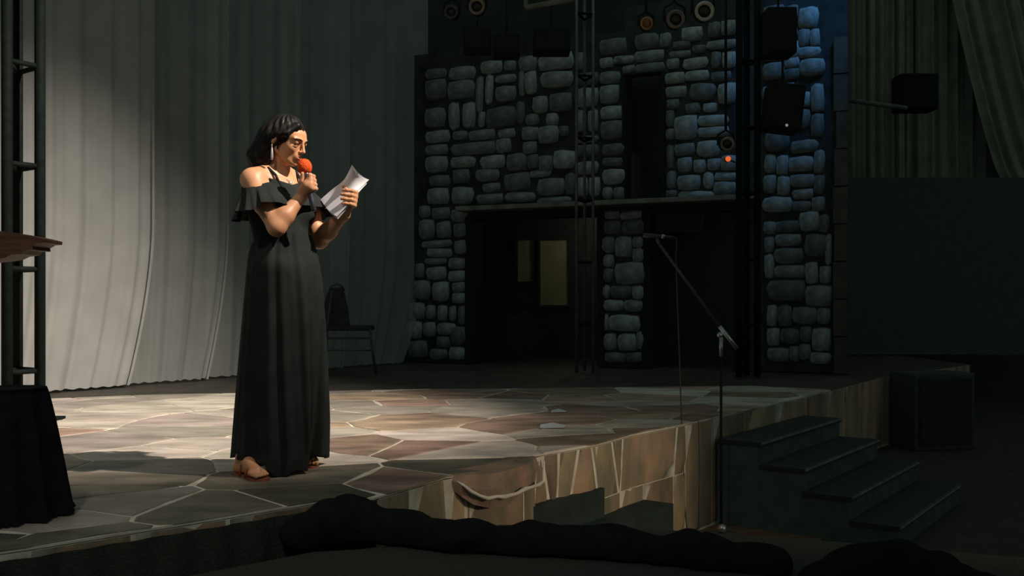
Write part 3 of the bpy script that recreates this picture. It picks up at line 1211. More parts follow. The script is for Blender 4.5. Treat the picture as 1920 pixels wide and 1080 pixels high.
# right hand around the microphone: palm on the camera side, fingers closing round the far side
handc = MIC_T - MD * .080
side = Vector((0, -1, 0))
side = (side - MD * side.dot(MD)).normalized()        # towards the camera
fwd = MD.cross(side)
if fwd.x < 0:
    fwd = -fwd                                        # image right
KN = []
for i in range(4):
    a0 = handc + MD * (.030 - .0195 * i)
    r = [.0092, .0096, .0092, .0082][i]
    kn = a0 + side * .022 + fwd * (.020 - .002 * i)
    KN.append(kn)
    body.cap(WR.lerp(kn, .25) + fwd * 0, kn, .0135, .0118, .012)
    p1 = a0 + fwd * .0295 - side * .006
    p2 = a0 + fwd * .012 - side * .028
    p3 = a0 - fwd * .010 - side * .025
    body.cap(kn, p1, r + .0014, r, .005)
    body.cap(p1, p2, r, r - .0006, .004)
    body.cap(p2, p3, r - .0006, r - .0014, .004)
body.cap(WR, handc + side * .02 - fwd * .006 - MD * .01, .021, .02, .02)
th0 = WR.lerp(handc, .45) - fwd * .012 + side * .006
th1 = handc - fwd * .024 + side * .010 + MD * .015
th2 = handc - fwd * .012 + side * .021 + MD * .046
body.cap(WR, th0, .016, .0155, .015)
body.cap(th0, th1, .0145, .0115, .008)
body.cap(th1, th2, .0112, .0088, .006)

# left hand holding the papers
PU = (pt(664, 330, 4.47) - pt(620, 386, 4.50)).normalized()   # up along the sheet
palm = pt(654, 384, 4.525)
ldir = (palm - WL).normalized()
body.cap(WL, palm, .023, .020, .015)
lx = Vector((-.93, -.22, .12)).normalized()                   # fingers point back over the sheet
for i in range(4):
    base = pt(668 - i * 1.2, 361 + i * 8.2, 4.515 - i * .002)
    body.cap(palm + Vector((0, 0, .012 - .006 * i)), base, .0135, .0108, .012)
    r = [.0088, .0092, .0088, .0078][i]
    q1 = base + Vector((-.012, -.026, .004))
    q2 = q1 + lx * [.026, .03, .028, .022][i]
    q3 = q2 + (lx + Vector((0, .30, -.1))) * .017
    body.cap(base, q1, r + .0012, r, .006)
    body.cap(q1, q2, r, r - .0006, .004)
    body.cap(q2, q3, r - .0006, r - .0016, .004)
t0 = palm + Vector((.0, .012, .012))
t1 = pt(656, 360, 4.55)
t2 = pt(644, 350, 4.535)
body.cap(palm, t0, .017, .015, .012)
body.cap(t0, t1, .0138, .011, .008)
body.cap(t1, t2, .0105, .0085, .005)

# legs and feet
HPR, HPL = PEL + br * .085 - bu * .03, PEL - br * .085 - bu * .03
KR_, KL_ = pt(500, 700, 4.59), pt(562, 700, 4.72)
AR_, AL_ = pt(457, 862, 4.54), pt(577, 845, 4.92)
AR_.z, AL_.z = ST + .085, ST + .085
limb(body, [HPR, KR_, KR_.lerp(AR_, .35), AR_], [.070, .048, .041, .031], .03)
limb(body, [HPL, KL_, KL_.lerp(AL_, .35), AL_], [.070, .048, .041, .031], .03)
FDIR = {}
for nm, A_, toe in (('r', AR_, ground(497, 903)), ('l', AL_, ground(588, 897))):
    d = Vector((toe.x - A_.x, toe.y - A_.y, 0)).normalized()
    sd = Vector((-d.y, d.x, 0))
    FDIR[nm] = (A_, d, sd)
    g0 = Vector((A_.x, A_.y, ST + .018))
    heel = g0 - d * .035 + Vector((0, 0, .024))
    ball = g0 + d * .115 + Vector((0, 0, .016))
    body.cap(A_, heel, .032, .030, .02)
    body.cap(A_ + d * .015, ball, .034, .022, .02)
    body.cap(heel, ball, .026, .022, .02)
    for i in range(5):
        w_ = (i - 2) * .0165
        big = (i == 4) if nm == 'l' else (i == 0)
        kk = i if nm == 'r' else 4 - i
        ln = [.062, .060, .054, .047, .040][kk]
        # big toe on the inner side
        b0 = ball + sd * (w_ if nm == 'r' else w_) - Vector((0, 0, .003))
        b1 = b0 + d * ln * .95 + Vector((0, 0, -.006))
        body.cap(ball + sd * w_ * .8, b0 + d * .012, .015, .0115, .008)
        body.cap(b0, b1, .0105, [.0105, .0085, .0082, .0078, .0072][kk], .004)

# head
body.ell(H(-.008, 0, .022), (.068, .089, .084), HA, .02)
body.ell(H(.034, 0, -.022), (.052, .056, .078), HA, .022)
body.ell(H(.048, 0, .032), (.054, .040, .043), HA, .02)          # forehead
body.ell(H(.052, 0, -.070), (.031, .036, .028), HA, .018)         # jaw
body.ell(H(.080, 0, -.088), (.015, .014, .012), HA, .012)        # chin
for s_ in (-1, 1):
    body.ell(H(.062, .034 * s_, -.020), (.018, .020, .020), HA, .018)   # cheek
    body.cap(H(.002, .050 * s_, -.045), H(.062, .018 * s_, -.084), .013, .011, .02)  # jaw line
    body.ell(H(.093, .031 * s_, .010), (.017, .013, .010), HA, .008, True)  # eye socket
    body.ell(H(.078, .031 * s_, .009), (.0140, .0118, .0105), HA, .003)     # lidded eye
    body.cap(H(.090, .013 * s_, .024), H(.076, .047 * s_, .024), .006, .005, .012)  # brow ridge
    # ear
    body.ell(H(-.010, .073 * s_, .002), (.010, .018, .031), HA, .005)
    body.ell(H(-.008, .085 * s_, .005), (.007, .009, .018), HA, .004, True)
    body.ell(H(-.008, .079 * s_, -.024), (.006, .008, .009), HA, .005)
# nose
body.cap(H(.092, 0, .014), H(.110, 0, -.022), .0058, .0075, .008)
body.ell(H(.109, 0, -.025), (.0085, .0095, .0078), HA, .005)
for s_ in (-1, 1):
    body.ell(H(.099, .0095 * s_, -.028), (.0062, .0080, .0060), HA, .005)
# mouth region
body.ell(H(.086, 0, -.052), (.022, .015, .020), HA, .014)
body.cap(H(.0985, 0, -.0465), H(.088, .016, -.0505), .0050, .0030, .004)
body.cap(H(.0985, 0, -.0465), H(.088, -.016, -.0505), .0050, .0030, .004)
body.cap(H(.097, .008, -.0595), H(.097, -.008, -.0595), .0056, .0056, .004)
bm_ = body.mesh('body', 1)
print('body verts', len(bm_.vertices))
obj('body', bm_, M['skin'], woman)

# lips, brows, lashes
mb = MB()
mb.tube([H(.0885, .0175, -.0512), H(.0965, .010, -.0485), H(.1010, .004, -.0465), H(.1002, 0, -.0475), H(.1010, -.004, -.0465), H(.0965, -.010, -.0485), H(.0885, -.0175, -.0512)],
        [.0022, .0042, .0048, .0044, .0048, .0042, .0022], 8)
mb.tube([H(.0885, .0170, -.0525), H(.0965, .010, -.0582), H(.0998, 0, -.0605), H(.0965, -.010, -.0582), H(.0885, -.0170, -.0525)], [.0022, .0050, .0058, .0050, .0022], 8)
mb.build('lips', M['lips'], woman, True)['label'] = 'red lips'
for s_ in (-1, 1):
    mb = MB().tube([H(.0965, .013 * s_, .0215), H(.0945, .026 * s_, .0262), H(.0865, .042 * s_, .0252), H(.076, .052 * s_, .020)], [.0022, .0030, .0028, .0012], 6)
    mb.build('eyebrow', M['hair'], woman, True)
for s_ in (-1, 1):
    mb = MB().tube([H(.0885, .019 * s_, .0035), H(.0918, .029 * s_, .0005), H(.0895, .038 * s_, .0010), H(.0835, .046 * s_, .0040)], [.0010, .0022, .0022, .0016], 6)
    mb.build('eyelash', M['eye'], woman, True)

# hair
hair = Field((-1.36, 4.32, ST + 1.05), (-.84, 4.84, ST + 1.70), .004)
hair.ell(H(-.012, 0, .028), (.077, .098, .089), HA, 0)
hair.cap(H(-.055, .02, -.005), pt(491, 294, 4.56), .070, .058, .03)
hair.cap(pt(487, 296, 4.58), pt(484, 330, 4.62), .058, .048, .03)
hair.cap(pt(484, 330, 4.62), pt(482, 372, 4.66), .046, .026, .03)
hair.cap(pt(505, 286, 4.54), pt(512, 322, 4.52), .034, .024, .03)
# parting-side sweep along the temple
hair.cap(H(.062, .030, .082), H(.040, .068, .035), .014, .012, .012)
hair.cap(H(.040, .068, .035), H(.010, .078, .018), .012, .013, .012)
hair.cap(H(.012, .074, .01), H(.020, .070, -.045), .008, .0045, .01)
X, Yg, Z = hair.grid()
# cut the face free
nf = HF * .83 - HU * .56
d = (X - HC.x) * nf.x + (Yg - HC.y) * nf.y + (Z - HC.z) * nf.z
rr = np.abs((X - HC.x) * HR.x + (Yg - HC.y) * HR.y)
face = .029 - d - .0                                          # >0 behind the hairline
cut = -(face) + 0.0
keep_strand = ((rr > .055) & (d < .06))
cut = np.where(keep_strand, -.02 + 0 * d, cut)
hair.D = np.maximum(hair.D, cut.astype(np.float32))
# locks: ridges running down the hair
u_ = (X - HC.x) * HR.x + (Yg - HC.y) * HR.y
f_ = (X - HC.x) * HF.x + (Yg - HC.y) * HF.y + (Z - HC.z) * HF.z
zz = Z - HC.z
ang = np.arctan2(u_ + 0 * zz, f_ + .02)
wave = np.sin(ang * 17 + 5 * np.sin(zz * 22 + 1.3) + 0 * X) * np.where(d < -.035, .0030, .0008) + np.sin(ang * 31 - zz * 40) * .0008
hair.D += wave.astype(np.float32)
obj('hair', hair.mesh('hair', 1), M['hair'], woman)
# loose strands over the mass
mb = MB()
rs = random.Random(5)
for i in range(16):
    t = rs.random()
    p0 = H(-.085 + .05 * t, .055 + .025 * t, .04 - .07 * t)
    e = pt(rs.uniform(467, 500), rs.uniform(312, 330), 4.52 + rs.uniform(0, .08))
    pts = []
    for k in range(7):
        u = k / 6
        P = p0.lerp(e, u) + Vector((-.012 * math.sin(PI * u) + .006 * math.sin(9 * u + i), -.004 * math.sin(PI * u), .006 * math.sin(7 * u + 2 * i)))
        pts.append(P)
    mb.tube(pts, [.0025, .0035, .004, .004, .0035, .003, .001], 5)
mb.build('hair_strands', M['hair'], woman, True)

# bodice
bod = Field((-1.36, 4.28, ST + .80), (-.74, 4.90, ST + 1.44), .004)
torso(bod, .009)
for s_, S_ in ((1, SR), (-1, SL)):
    bod.cap(NB + br * (.03 * s_) + bu * .03, S_, .049, .055, .03)
X, Yg, Z = bod.grid()
l_ = (X - NB.x) * br.x + (Yg - NB.y) * br.y + 0 * Z
fr_ = (X - NB.x) * bf.x + (Yg - NB.y) * bf.y + 0 * Z
zz = Z - NB.z + 0 * X + 0 * Yg
al = np.abs(l_)
vneck = zz - (-.028 + .26 * al)                 # above the V: skin
vneck = np.where(fr_ > -.02, vneck, zz - (-.03 + .1 * al))
shld = np.where(al > .10, zz + .040, -1.0)     # cold shoulder
cut = np.maximum(vneck, shld)
low = (ST + .86) - Z + 0 * cut
bod.D = np.maximum(bod.D, np.maximum(cut, low).astype(np.float32))
dress = obj('dress', bod.mesh('dress', 2), M['dress'], woman)

# straps (from the bodice over the shoulder)
mb = MB()
for s_ in (1, -1):
    P = [NB + br * (.062 * s_) + bf * .098 + bu * -.045, NB + br * (.072 * s_) + bf * .072 + bu * .012, NB + br * (.082 * s_) + bf * .035 + bu * .045, NB + br * (.085 * s_) + bf * -.01 + bu * .05, NB + br * (.08 * s_) + bf * -.07 + bu * .0]
    MB().tube(P, .0065, 6).build('strap', M['dress'], dress, True)

# skirt: one loft around two wide legs
rows = []
ths = np.linspace(0, 2 * PI, 181)[:-1]
prof_px = [(440, 478, 588), (458, 476, 587), (480, 470, 592), (520, 464, 600), (560, 460, 604), (600, 457, 608), (700, 449, 611), (800, 441, 614), (850, 438, 614), (889, 436, 612)]
rnd = random.Random(3)
phs = [rnd.uniform(0, 6.28) for _ in range(6)]
for py in list(np.linspace(440, 600, 18)) + list(np.linspace(612, 889, 34)):
    for i in range(len(prof_px) - 1):
        if prof_px[i][0] <= py <= prof_px[i + 1][0] + 1e-6:
            t = (py - prof_px[i][0]) / (prof_px[i + 1][0] - prof_px[i][0])
            Lx = prof_px[i][1] + (prof_px[i + 1][1] - prof_px[i][1]) * t
            Rx = prof_px[i][2] + (prof_px[i + 1][2] - prof_px[i][2]) * t
    q = max(0.0, (py - 470) / (889 - 470))          # 0 at hips, 1 at hem
    q2 = q ** 1.3
    # near leg and far leg lobes (in pixels, at their own depth)
    yN, yF = 4.57 + .045 * q2, 4.57 + .26 * q2
    cN = (Lx + Rx) / 2 * (1 - q2) + ((Lx + 574) / 2) * q2
    wN = (Rx - Lx) / 2 * (1 - q2) + ((574 - Lx) / 2) * q2
    cF = (Lx + Rx) / 2 * (1 - q2) + ((548 + Rx) / 2) * q2
    wF = (Rx - Lx) / 2 * (1 - q2) + ((Rx - 548) / 2) * q2
    xN, rN = (cN - 960) / F * yN, wN / F * yN
    xF, rF = (cF - 960) / F * yF, wF / F * yF
    dN, dF = max(rN * (.92 - .12 * q2), min(.172, .105 + (py - 440) * .0011) * (1 - .18 * q2)), max(rF * (.80 + .5 * q), .11)
    z = ZC - (py - HZ) / F * 4.57
    z = max(z, ST + .012)
    # star centre inside both lobes
    cx = xN * .40 + xF * .60 if q2 > .02 else xN
    cy = yN * .45 + yF * .55
    # keep it inside the near lobe
    ex = (cx - xN) / rN
    ey = (cy - yN) / dN
    m = math.hypot(ex, ey)
    if m > .85:
        cx = xN + (cx - xN) * .85 / m
        cy = yN + (cy - yN) * .85 / m

    def hit(x0, y0, rx, ry, c, s_):
        # ray from (cx,cy)
        ax, ay = (cx - x0) / rx, (cy - y0) / ry
        dx, dy = c / rx, s_ / ry
        A = dx * dx + dy * dy
        B = ax * dx + ay * dy
        C = ax * ax + ay * ay - 1
        disc = B * B - A * C
        if disc < 0:
            return 0.0
        return max(0.0, (-B + math.sqrt(disc)) / A)
    row = []
    for th in ths:
        c, s_ = math.cos(th), math.sin(th)
        r1 = hit(xN, yN, rN, dN, c, s_)
        r2 = hit(xF, yF, rF, dF, c, s_)
        k = .03
        hh = max(k - abs(r1 - r2), 0) / k
        r = max(r1, r2) + hh * hh * k * .25
        amp = .004 + .017 * q
        fold = math.sin(14 * th + phs[0] + .5 * q) + .6 * math.sin(23 * th + phs[1] - .8 * q) + .5 * math.sin(8 * th + phs[2])
        r += amp * fold * .55
        if py < 462:
            r *= .86 + .14 * (py - 440) / 22
        zz_ = z
        if py > 860:
            zz_ = max(ST + .008, z + .012 * math.sin(5 * th + 1) * (py - 860) / 29 + (.035 if r2 > r1 else 0) * (py - 860) / 29)
        xx_ = cx + r * c
        if s_ < 0 and py > 800:
            pxx = xx_ / (cy + r * s_) * F + 960
            lf = max(0.0, min(1.0, (520 - pxx) / 35))
            zz_ += .062 * lf * lf * (3 - 2 * lf) * (py - 800) / 89
        row.append((xx_, cy + r * s_, zz_))
    rows.append(row)
V, Fc = [], []
n = len(ths)
for r in rows:
    V += r
for i in range(len(rows) - 1):
    for k in range(n):
        k2 = (k + 1) % n
        Fc.append((i * n + k, (i + 1) * n + k, (i + 1) * n + k2, i * n + k2))
sk = obj('skirt', mesh('skirt', V, Fc, True), M['dress'], dress)

# off-shoulder ruffle
rows = []
NR = 200
for j in range(13):
    t = j / 12
    row = []
    for i in range(NR):
        th = 2 * PI * i / NR
        c, s_ = math.cos(th), math.sin(th)            # c along body right, s along forward
        lat = .204 + .062 * t ** 1.1
        dep = (.100 if s_ > 0 else .108) + (.085 if s_ > 0 else .100) * t ** 1.1
        wv = t * (.011 * math.sin(13 * th + .4) + .008 * math.sin(21 * th + 2))
        r_ = 1 + wv / .2
        C = NB + bf * -.005
        ztop_ = NB.z - .032 - .024 * abs(c) ** 3 + .016 * max(0, 1 - abs(abs(c) - .55) / .35) * (s_ > 0) - .012 * max(s_, 0) ** 6
        ln = .090 + .065 * max(-s_, 0) + .010 * max(c, 0) + .010 * math.sin(6 * th + 1)
        zz_ = ztop_ - ln * t
        sv = Vector()
        for wgt, S_, E_ in ((max(c, 0) ** 1.3, SR, ER), (max(-c, 0) ** 1.3, SL, EL)):
            k_ = max(0.0, min(1.0, (S_.z - zz_) / (S_.z - E_.z)))
            sv += Vector((E_.x - S_.x, E_.y - S_.y, 0)) * (k_ * wgt * 1.05)
        row.append(C + br * (lat * c * r_) + bf * (dep * s_ * r_) + sv + Vector((0, 0, zz_ - C.z)))
    rows.append(row)
V, Fc = [], []
for r in rows:
    V += r
for i in range(len(rows) - 1):
    for k in range(NR):
        k2 = (k + 1) % NR
        Fc.append((i * NR + k, (i + 1) * NR + k, (i + 1) * NR + k2, i * NR + k2))
obj('sleeve_ruffle', mesh('sleeve_ruffle', V, Fc, True), M['dress'], dress)

# earring and pendant
mb = MB()
ep = H(-.004, .086, -.032)
mb.lathe(ep, (0, 0, -1), [(.0015, 0), (.0035, .004), (.002, .010), (.0045, .022), (.0058, .040), (.0062, .058), (.0045, .068), (.001, .072)], 10)
mb.build('earring', M['silver'], woman, True)['label'] = 'long silver drop earring'
mb = MB()
pd = NB + bf * .092 + bu * -.012 + br * .004
mb.lathe(pd, (0, 0, -1), [(.001, -.004), (.006, .0), (.010, .010), (.007, .020), (.001, .025)], 10)
mb.tube([pd, NB + bf * .055 + br * .045 + bu * .012, NB + br * .058 + bf * .0 + bu * .045], .0014, 5)
mb.tube([pd, NB + bf * .055 - br * .045 + bu * .012, NB - br * .058 + bf * .0 + bu * .045], .0014, 5)
mb.build('necklace', M['silver'], woman, True)

# sandals
for nm in ('r', 'l'):
    A_, d, sd = FDIR[nm]
    g0 = Vector((A_.x, A_.y, ST))
    out = []
    for t, w_ in ((-.072, .012), (-.06, .028), (-.02, .033), (.05, .032), (.11, .044), (.155, .043), (.19, .022), (.198, .008)):
        out.append((t, w_))
    poly = [g0 + d * t + sd * w_ for t, w_ in out] + [g0 + d * t - sd * w_ for t, w_ in reversed(out)]
    if area([(p.x, p.y) for p in poly]) < 0:
        poly = poly[::-1]
    sandal = MB().prism([(p.x, p.y) for p in poly], ST + .001, ST + .012).build('sandal', M['sandal'], woman)
    for t, hh, w_ in ((.11, .046, .045), (.085, .056, .042), (.03, .088, .036)):
        pts = [g0 + d * t + sd * (w_ * math.cos(PI * k / 8)) + Vector((0, 0, .01 + hh * math.sin(PI * k / 8))) for k in range(9)]
        MB().tube(pts, .0038, 6).build('strap', M['sandal'], sandal, True)

# microphone
mic = empty('microphone', MIC_B)
tag(mic, 'handheld microphone with orange foam windscreen held to her mouth', 'microphone')
L_ = (MIC_T - MIC_B).length
MB().lathe(MIC_B, MD, [(.009, 0), (.0115, .003), (.0120, .05), (.0140, L_ - .04), (.0165, L_ - .018)], 18).build('handle', M['micbody'], mic, True)
prof = [(.002, .036), (.014, .034), (.025, .026), (.0315, .012), (.033, -.002), (.030, -.016), (.023, -.027), (.016, -.031)]
MB().lathe(MIC_T, MD, prof[::-1], 20).build('windscreen', M['foam'], mic, True)

# papers
def sheet_paper(name, pts0, pts1, label, nv=10, parent=None, curl=.0):
    grid = []
    for i in range(len(pts0)):
        row = []
        for j in range(nv + 1):
            u = j / nv
            row.append(pts0[i].lerp(pts1[i], u) + Vector((0, 0, -.012 * math.sin(PI * u) * curl)))
        grid.append(row)
    me_ = MB().sheet(grid)
    o = me_.build(name, M['paper'], parent, True)
    return o


def spl(p, n=16):
    """Catmull-Rom through points"""
    p = [p[0] * 2 - p[1]] + list(p) + [p[-1] * 2 - p[-2]]
    out = []
    seg = len(p) - 3
    for i in range(seg):
        for k in range(n if i < seg - 1 else n + 1):
            t = k / n
            a, b, c, d = p[i], p[i + 1], p[i + 2], p[i + 3]
            out.append(((b * 2) + (c - a) * t + (a * 2 - b * 5 + c * 4 - d) * t * t + (b * 3 - a - c * 3 + d) * t ** 3) * .5)
    return out


left = spl([pt(601, 374, 4.60), pt(624, 354, 4.585), pt(645, 337, 4.545), pt(660, 309, 4.47)], 6)
right = spl([pt(632, 406, 4.46), pt(650, 386, 4.475), pt(667, 362, 4.52), pt(692, 337, 4.60)], 6)
o = sheet_paper('paper_sheets', left, right, '', curl=1.0)
tag(o, 'white sheets of paper bent over in her raised left hand', 'paper')
left = spl([pt(605, 379, 4.612), pt(627, 358, 4.597), pt(647, 342, 4.557), pt(664, 317, 4.49)], 6)
right = spl([pt(634, 411, 4.472), pt(652, 389, 4.487), pt(668, 366, 4.53), pt(688, 344, 4.605)], 6)
o2 = sheet_paper('under_sheet', left, right, '', parent=o, curl=1.0)

# ------------------------------------------------------------------ truss, lectern and black cloth at the left
TB = pt(50, 795, 6.5)
tr = empty('truss_tower', (TB.x, TB.y, ST))
tag(tr, 'black triangular truss tower standing in front of the brightest curtain', 'truss')
ch = [(pt(13, 500, 6.32).x, 6.32), (pt(33, 500, 6.68).x, 6.68), (pt(75, 500, 6.5).x, 6.5)]
for (x, y) in ch:
    MB().tube([(x, y, ST + .01), (x, y, 5.2)], .034, 12).build('chord', M['truss'], tr, True)
for pyr in (-62, 125, 312, 505, 695):
    z = ZC - (pyr - HZ) / F * 6.5
    mb = MB()
    for i in range(3):
        a, b = ch[i], ch[(i + 1) % 3]
        MB().tube([(a[0], a[1], z), (b[0], b[1], z)], .017, 8).build('rung', M['truss'], tr, True)
MB().prism([(TB.x - .32, 6.25), (TB.x + .12, 6.25), (TB.x + .12, 6.8), (TB.x - .32, 6.8)], ST, ST + .02).build('base_plate', M['truss'], tr)

# lectern at the frame edge: brown slab top with a ragged pointed end
lc = pt(-70, 892, 3.9)
lec = empty('lectern', (lc.x - .27, 3.9, ST))
tag(lec, 'brown wooden slab top with ragged pointed end at the left edge', 'lectern')
zt_ = pt(0, 452, 3.9).z
top_out = [(-200, 415), (-60, 424), (0, 434), (22, 436), (44, 440), (64, 444), (84, 449), (83, 455), (70, 456), (60, 462), (61, 468), (44, 469), (40, 476), (20, 478), (8, 484), (-10, 487), (-60, 492), (-200, 500)]
V = []
for Yp, dz_ in ((3.80, 0.0), (3.95, .0)):
    for (px, py) in top_out:
        p = pt(px, py, 3.8)
        V.append((p.x, Yp, p.z + dz_))
n = len(top_out)
Fc = [tuple(range(n)), tuple(range(2 * n - 1, n - 1, -1))] + [(i, n + i, n + (i + 1) % n, (i + 1) % n) for i in range(n)]
obj('slab_top', mesh('slab_top', V, Fc), M['wood'], lec)
MB().tube([(lc.x - .27, 3.88, ST), (lc.x - .27, 3.88, pt(0, 470, 3.88).z)], .05, 12).build('post', M['wood'], lec, True)
MB().box((lc.x - .27, 3.88, ST + .02), (.4, .4, .04)).build('base', M['wood'], lec, bevel=.008)

# black cloth over a low stand at the stage edge
rows = []
rc = random.Random(9)
cc = ground(12, 968)
NT = 120
hemj = [rc.uniform(-.02, .03) for _ in range(NT)]
for j in range(20):
    t = j / 19
    row = []
    z = ST + .47 * (1 - t) + .006
    for i in range(NT):
        th = 2 * PI * i / NT
        r = (.132 + .085 * t ** .8) * (1 + (.05 + .05 * t) * math.sin(11 * th + 1) + .04 * t * math.sin(19 * th))
        if j == 19:
            r += hemj[i] * .6
        row.append((cc.x + r * math.cos(th), cc.y + r * 1.0 * math.sin(th), z + (abs(hemj[i]) if j > 16 else 0) * (t - .8)))
    rows.append(row)
V, Fc = [], []
for r in rows:
    V += r
for i in range(len(rows) - 1):
    for k in range(NT):
        k2 = (k + 1) % NT
        Fc.append((i * NT + k, (i + 1) * NT + k, (i + 1) * NT + k2, i * NT + k2))
Fc.append(tuple(range(NT - 1, -1, -1)))
dc = obj('black_drape', mesh('black_drape', V, Fc, True), M['heap'])
tag(dc, 'black gathered cloth flaring to a jagged hem at lower left', 'cloth')

# ------------------------------------------------------------------ chair behind the woman
chY = 11.0
cb = pt(660, 690, chY)
chr_ = empty('banquet_chair', (cb.x, chY, ST))
tag(chr_, 'dark stacking chair with tapered padded back beside the curtain', 'chair')


def cpt(px, py, dy=0.0):
    return pt(px, py, chY + dy)


LT = .014
zseat = cpt(650, 620).z
for dy in (-.19, .19):
    MB().tube([cpt(617, 545, dy) + Vector((.03, 0, 0)), cpt(613, 615, dy), cpt(612, 660, dy), Vector((cpt(608, 690, dy).x, chY + dy, ST + .01))], LT, 8).build('leg', M['black'], chr_, True)
    MB().tube([cpt(694, 616, dy), cpt(697, 650, dy), Vector((cpt(705, 690, dy).x, chY + dy, ST + .01))], LT, 8).build('leg', M['black'], chr_, True)
    MB().tube([cpt(613, 634, dy), cpt(697, 634, dy)], .011, 8).build('stretcher', M['black'], chr_, True)
    MB().tube([cpt(613, 657, dy), cpt(699, 657, dy)], .008, 8).build('stretcher', M['black'], chr_, True)
mb = MB().box((cpt(654, 616).x, chY, cpt(654, 615).z), (.52, .42, .055))
mb.build('seat', M['matblack'], chr_, bevel=.02)
# tapered back, turned so that its face shows
V = []
bo = [(612, 612), (606, 580), (612, 552), (621, 540), (640, 538), (646, 548), (653, 580), (657, 612)]
for dy in (-.03, .04):
    for (px, py) in bo:
        V.append(pt(px, py, chY - .10 + dy))
n = len(bo)
Fc = [tuple(range(n)), tuple(range(2 * n - 1, n - 1, -1))] + [(i, n + i, n + (i + 1) % n, (i + 1) % n) for i in range(n)]
obj('backrest', mesh('backrest', V, Fc), M['matblack'], chr_)
MB().tube([pt(617, 545, chY - .1), pt(622, 536, chY - .1), pt(632, 533, chY - .1), pt(641, 536, chY - .1), pt(646, 545, chY - .1)], .012, 8).build('back_frame', M['black'], chr_, True)

# ------------------------------------------------------------------ boom microphone stand
ms = ground(1352, 1000, 0.02)
MSY = ms.y
stand = empty('boom_stand', (ms.x, ms.y, 0))
tag(stand, 'slim boom microphone stand in front of the stage steps', 'stand')
MB().tube([(ms.x, MSY, .03), (ms.x, MSY, pt(1350, 660, MSY).z)], .009, 10).build('pole', M['deepblack'], stand, True)
MB().tube([(ms.x, MSY, pt(1350, 668, MSY).z), (ms.x, MSY, pt(1350, 632, MSY).z)], .013, 10).build('clutch', M['chrome'], stand, True)
MB().lathe((ms.x, MSY, .0), (0, 0, 1), [(.125, 0), (.125, .012), (.05, .022), (.016, .03), (.015, .05)], 24).build('base', M['pipe'], stand, True)
MB().lathe((ms.x, MSY - .03, .03), (0, 0, 1), [(.004, 0), (.026, .01), (.034, .03), (.026, .05), (.004, .06)], 16).build('collar', M['chrome'], stand, True)
b0, b1, b2 = pt(1382, 654, MSY - .03), pt(1349, 612, MSY - .03), pt(1235, 456, MSY - .06)
MB().tube([b1, b2], .0085, 8).build('boom', M['boom'], stand, True)
MB().tube([b0, b1], .014, 10).build('counterweight', M['chrome'], stand, True)
MB().lathe(pt(1349, 628, MSY - .045), (0, -1, 0), [(.018, 0), (.02, .01), (.014, .03)], 12).build('knob', M['chrome'], stand, True)
bm1 = empty('stand_microphone', b2)
tag(bm1, 'slender microphone clipped to the boom stand', 'microphone')
MB().tube([pt(1206, 441, MSY - .06), pt(1222, 442, MSY - .06), pt(1262, 445, MSY - .06)], [.016, .014, .009], 10).build('handle', M['boom'], bm1, True)
MB().tube([pt(1240, 443, MSY - .06), pt(1246, 444, MSY - .06)], .0145, 10).build('ring', M['chrome'], bm1, True)
MB().tube([pt(1236, 459, MSY - .06), pt(1232, 446, MSY - .06)], .010, 8).build('clip', M['boom'], bm1, True)
pc = [pt(1262, 445, MSY - .06), pt(1269, 450, MSY - .05), pt(1268, 480, MSY - .04), pt(1270, 560, MSY - .04), pt(1275, 700, MSY - .05), pt(1280, 850, MSY - .06), pt(1284, 950, MSY - .06), pt(1288, 990, MSY - .1)]
pc[-1].z = max(pc[-1].z, .02)
cable = MB().tube(spl(pc, 5), .0045, 6).build('microphone_cable', M['black'], None, True)
tag(cable, 'thin black cable hanging from the boom microphone to the floor', 'cable')
g = ground(1415, 1012, 0.0)
o = MB().prism([tuple(ground(px, py, 0)[:2]) for px, py in ((1290, 1006), (1345, 985), (1545, 1010), (1510, 1046), (1400, 1035))], 0.0, .012).build('floor_board', M['floorwood'])
tag(o, 'brown wooden board lying under the boom microphone stand', 'board')

# ------------------------------------------------------------------ steps in front of the stage
def steps(name, origin, along, outd, n, rise, depth, length, ztop_, label, extra=0.0, offs=None, cat='steps'):
    r = empty(name, (origin.x, origin.y, 0))
    tag(r, label, cat)
    for i in range(n):
        zt2 = ztop_ - i * rise
        o0 = i * depth
        o1 = (i + 1) * depth
        L0 = length[i] if isinstance(length, (list, tuple)) else length
        off = (offs[i] if offs else 0.0)
        A = origin + along * off
        P = [A + outd * o0, A + along * L0 + outd * o0, A + along * L0 + outd * o1, A + outd * o1]
        pp = [(p.x, p.y) for p in P]
        if area(pp) < 0:
            pp = pp[::-1]
        st_ = MB().prism(pp, 0.0, zt2 - .03).build('step_box', M['stair'], r)
        P = [A - along * .01 + outd * o0, A + along * (L0 + .01) + outd * o0, A + along * (L0 + .01) + outd * (o1 + .015), A - along * .01 + outd * (o1 + .015)]
        pp = [(p.x, p.y) for p in P]
        if area(pp) < 0:
            pp = pp[::-1]
        MB().prism(pp, zt2 - .03, zt2).build('tread', M['treadtop'], r)
        q0, q1 = A + outd * (o1 + .008), A + along * L0 + outd * (o1 + .008)
        MB().tube([q0 + Vector((0, 0, zt2 - .012)), q1 + Vector((0, 0, zt2 - .012))], .013, 6).build('nosing', M['tread'], r)
    return r


# right-hand flight: side toward the camera, descending away from the stage
al = (EP[13] - EP[12]).normalized()
ou = Vector((al.y, -al.x, 0))
or_ = edge_at(edge_s_of_px(1338), 0.03)
or_.z = 0
steps('stage_steps', or_, al, ou, 4, .15, .30, 1.75, .60, 'dark green wooden steps with pale nosings at the right of the stage')
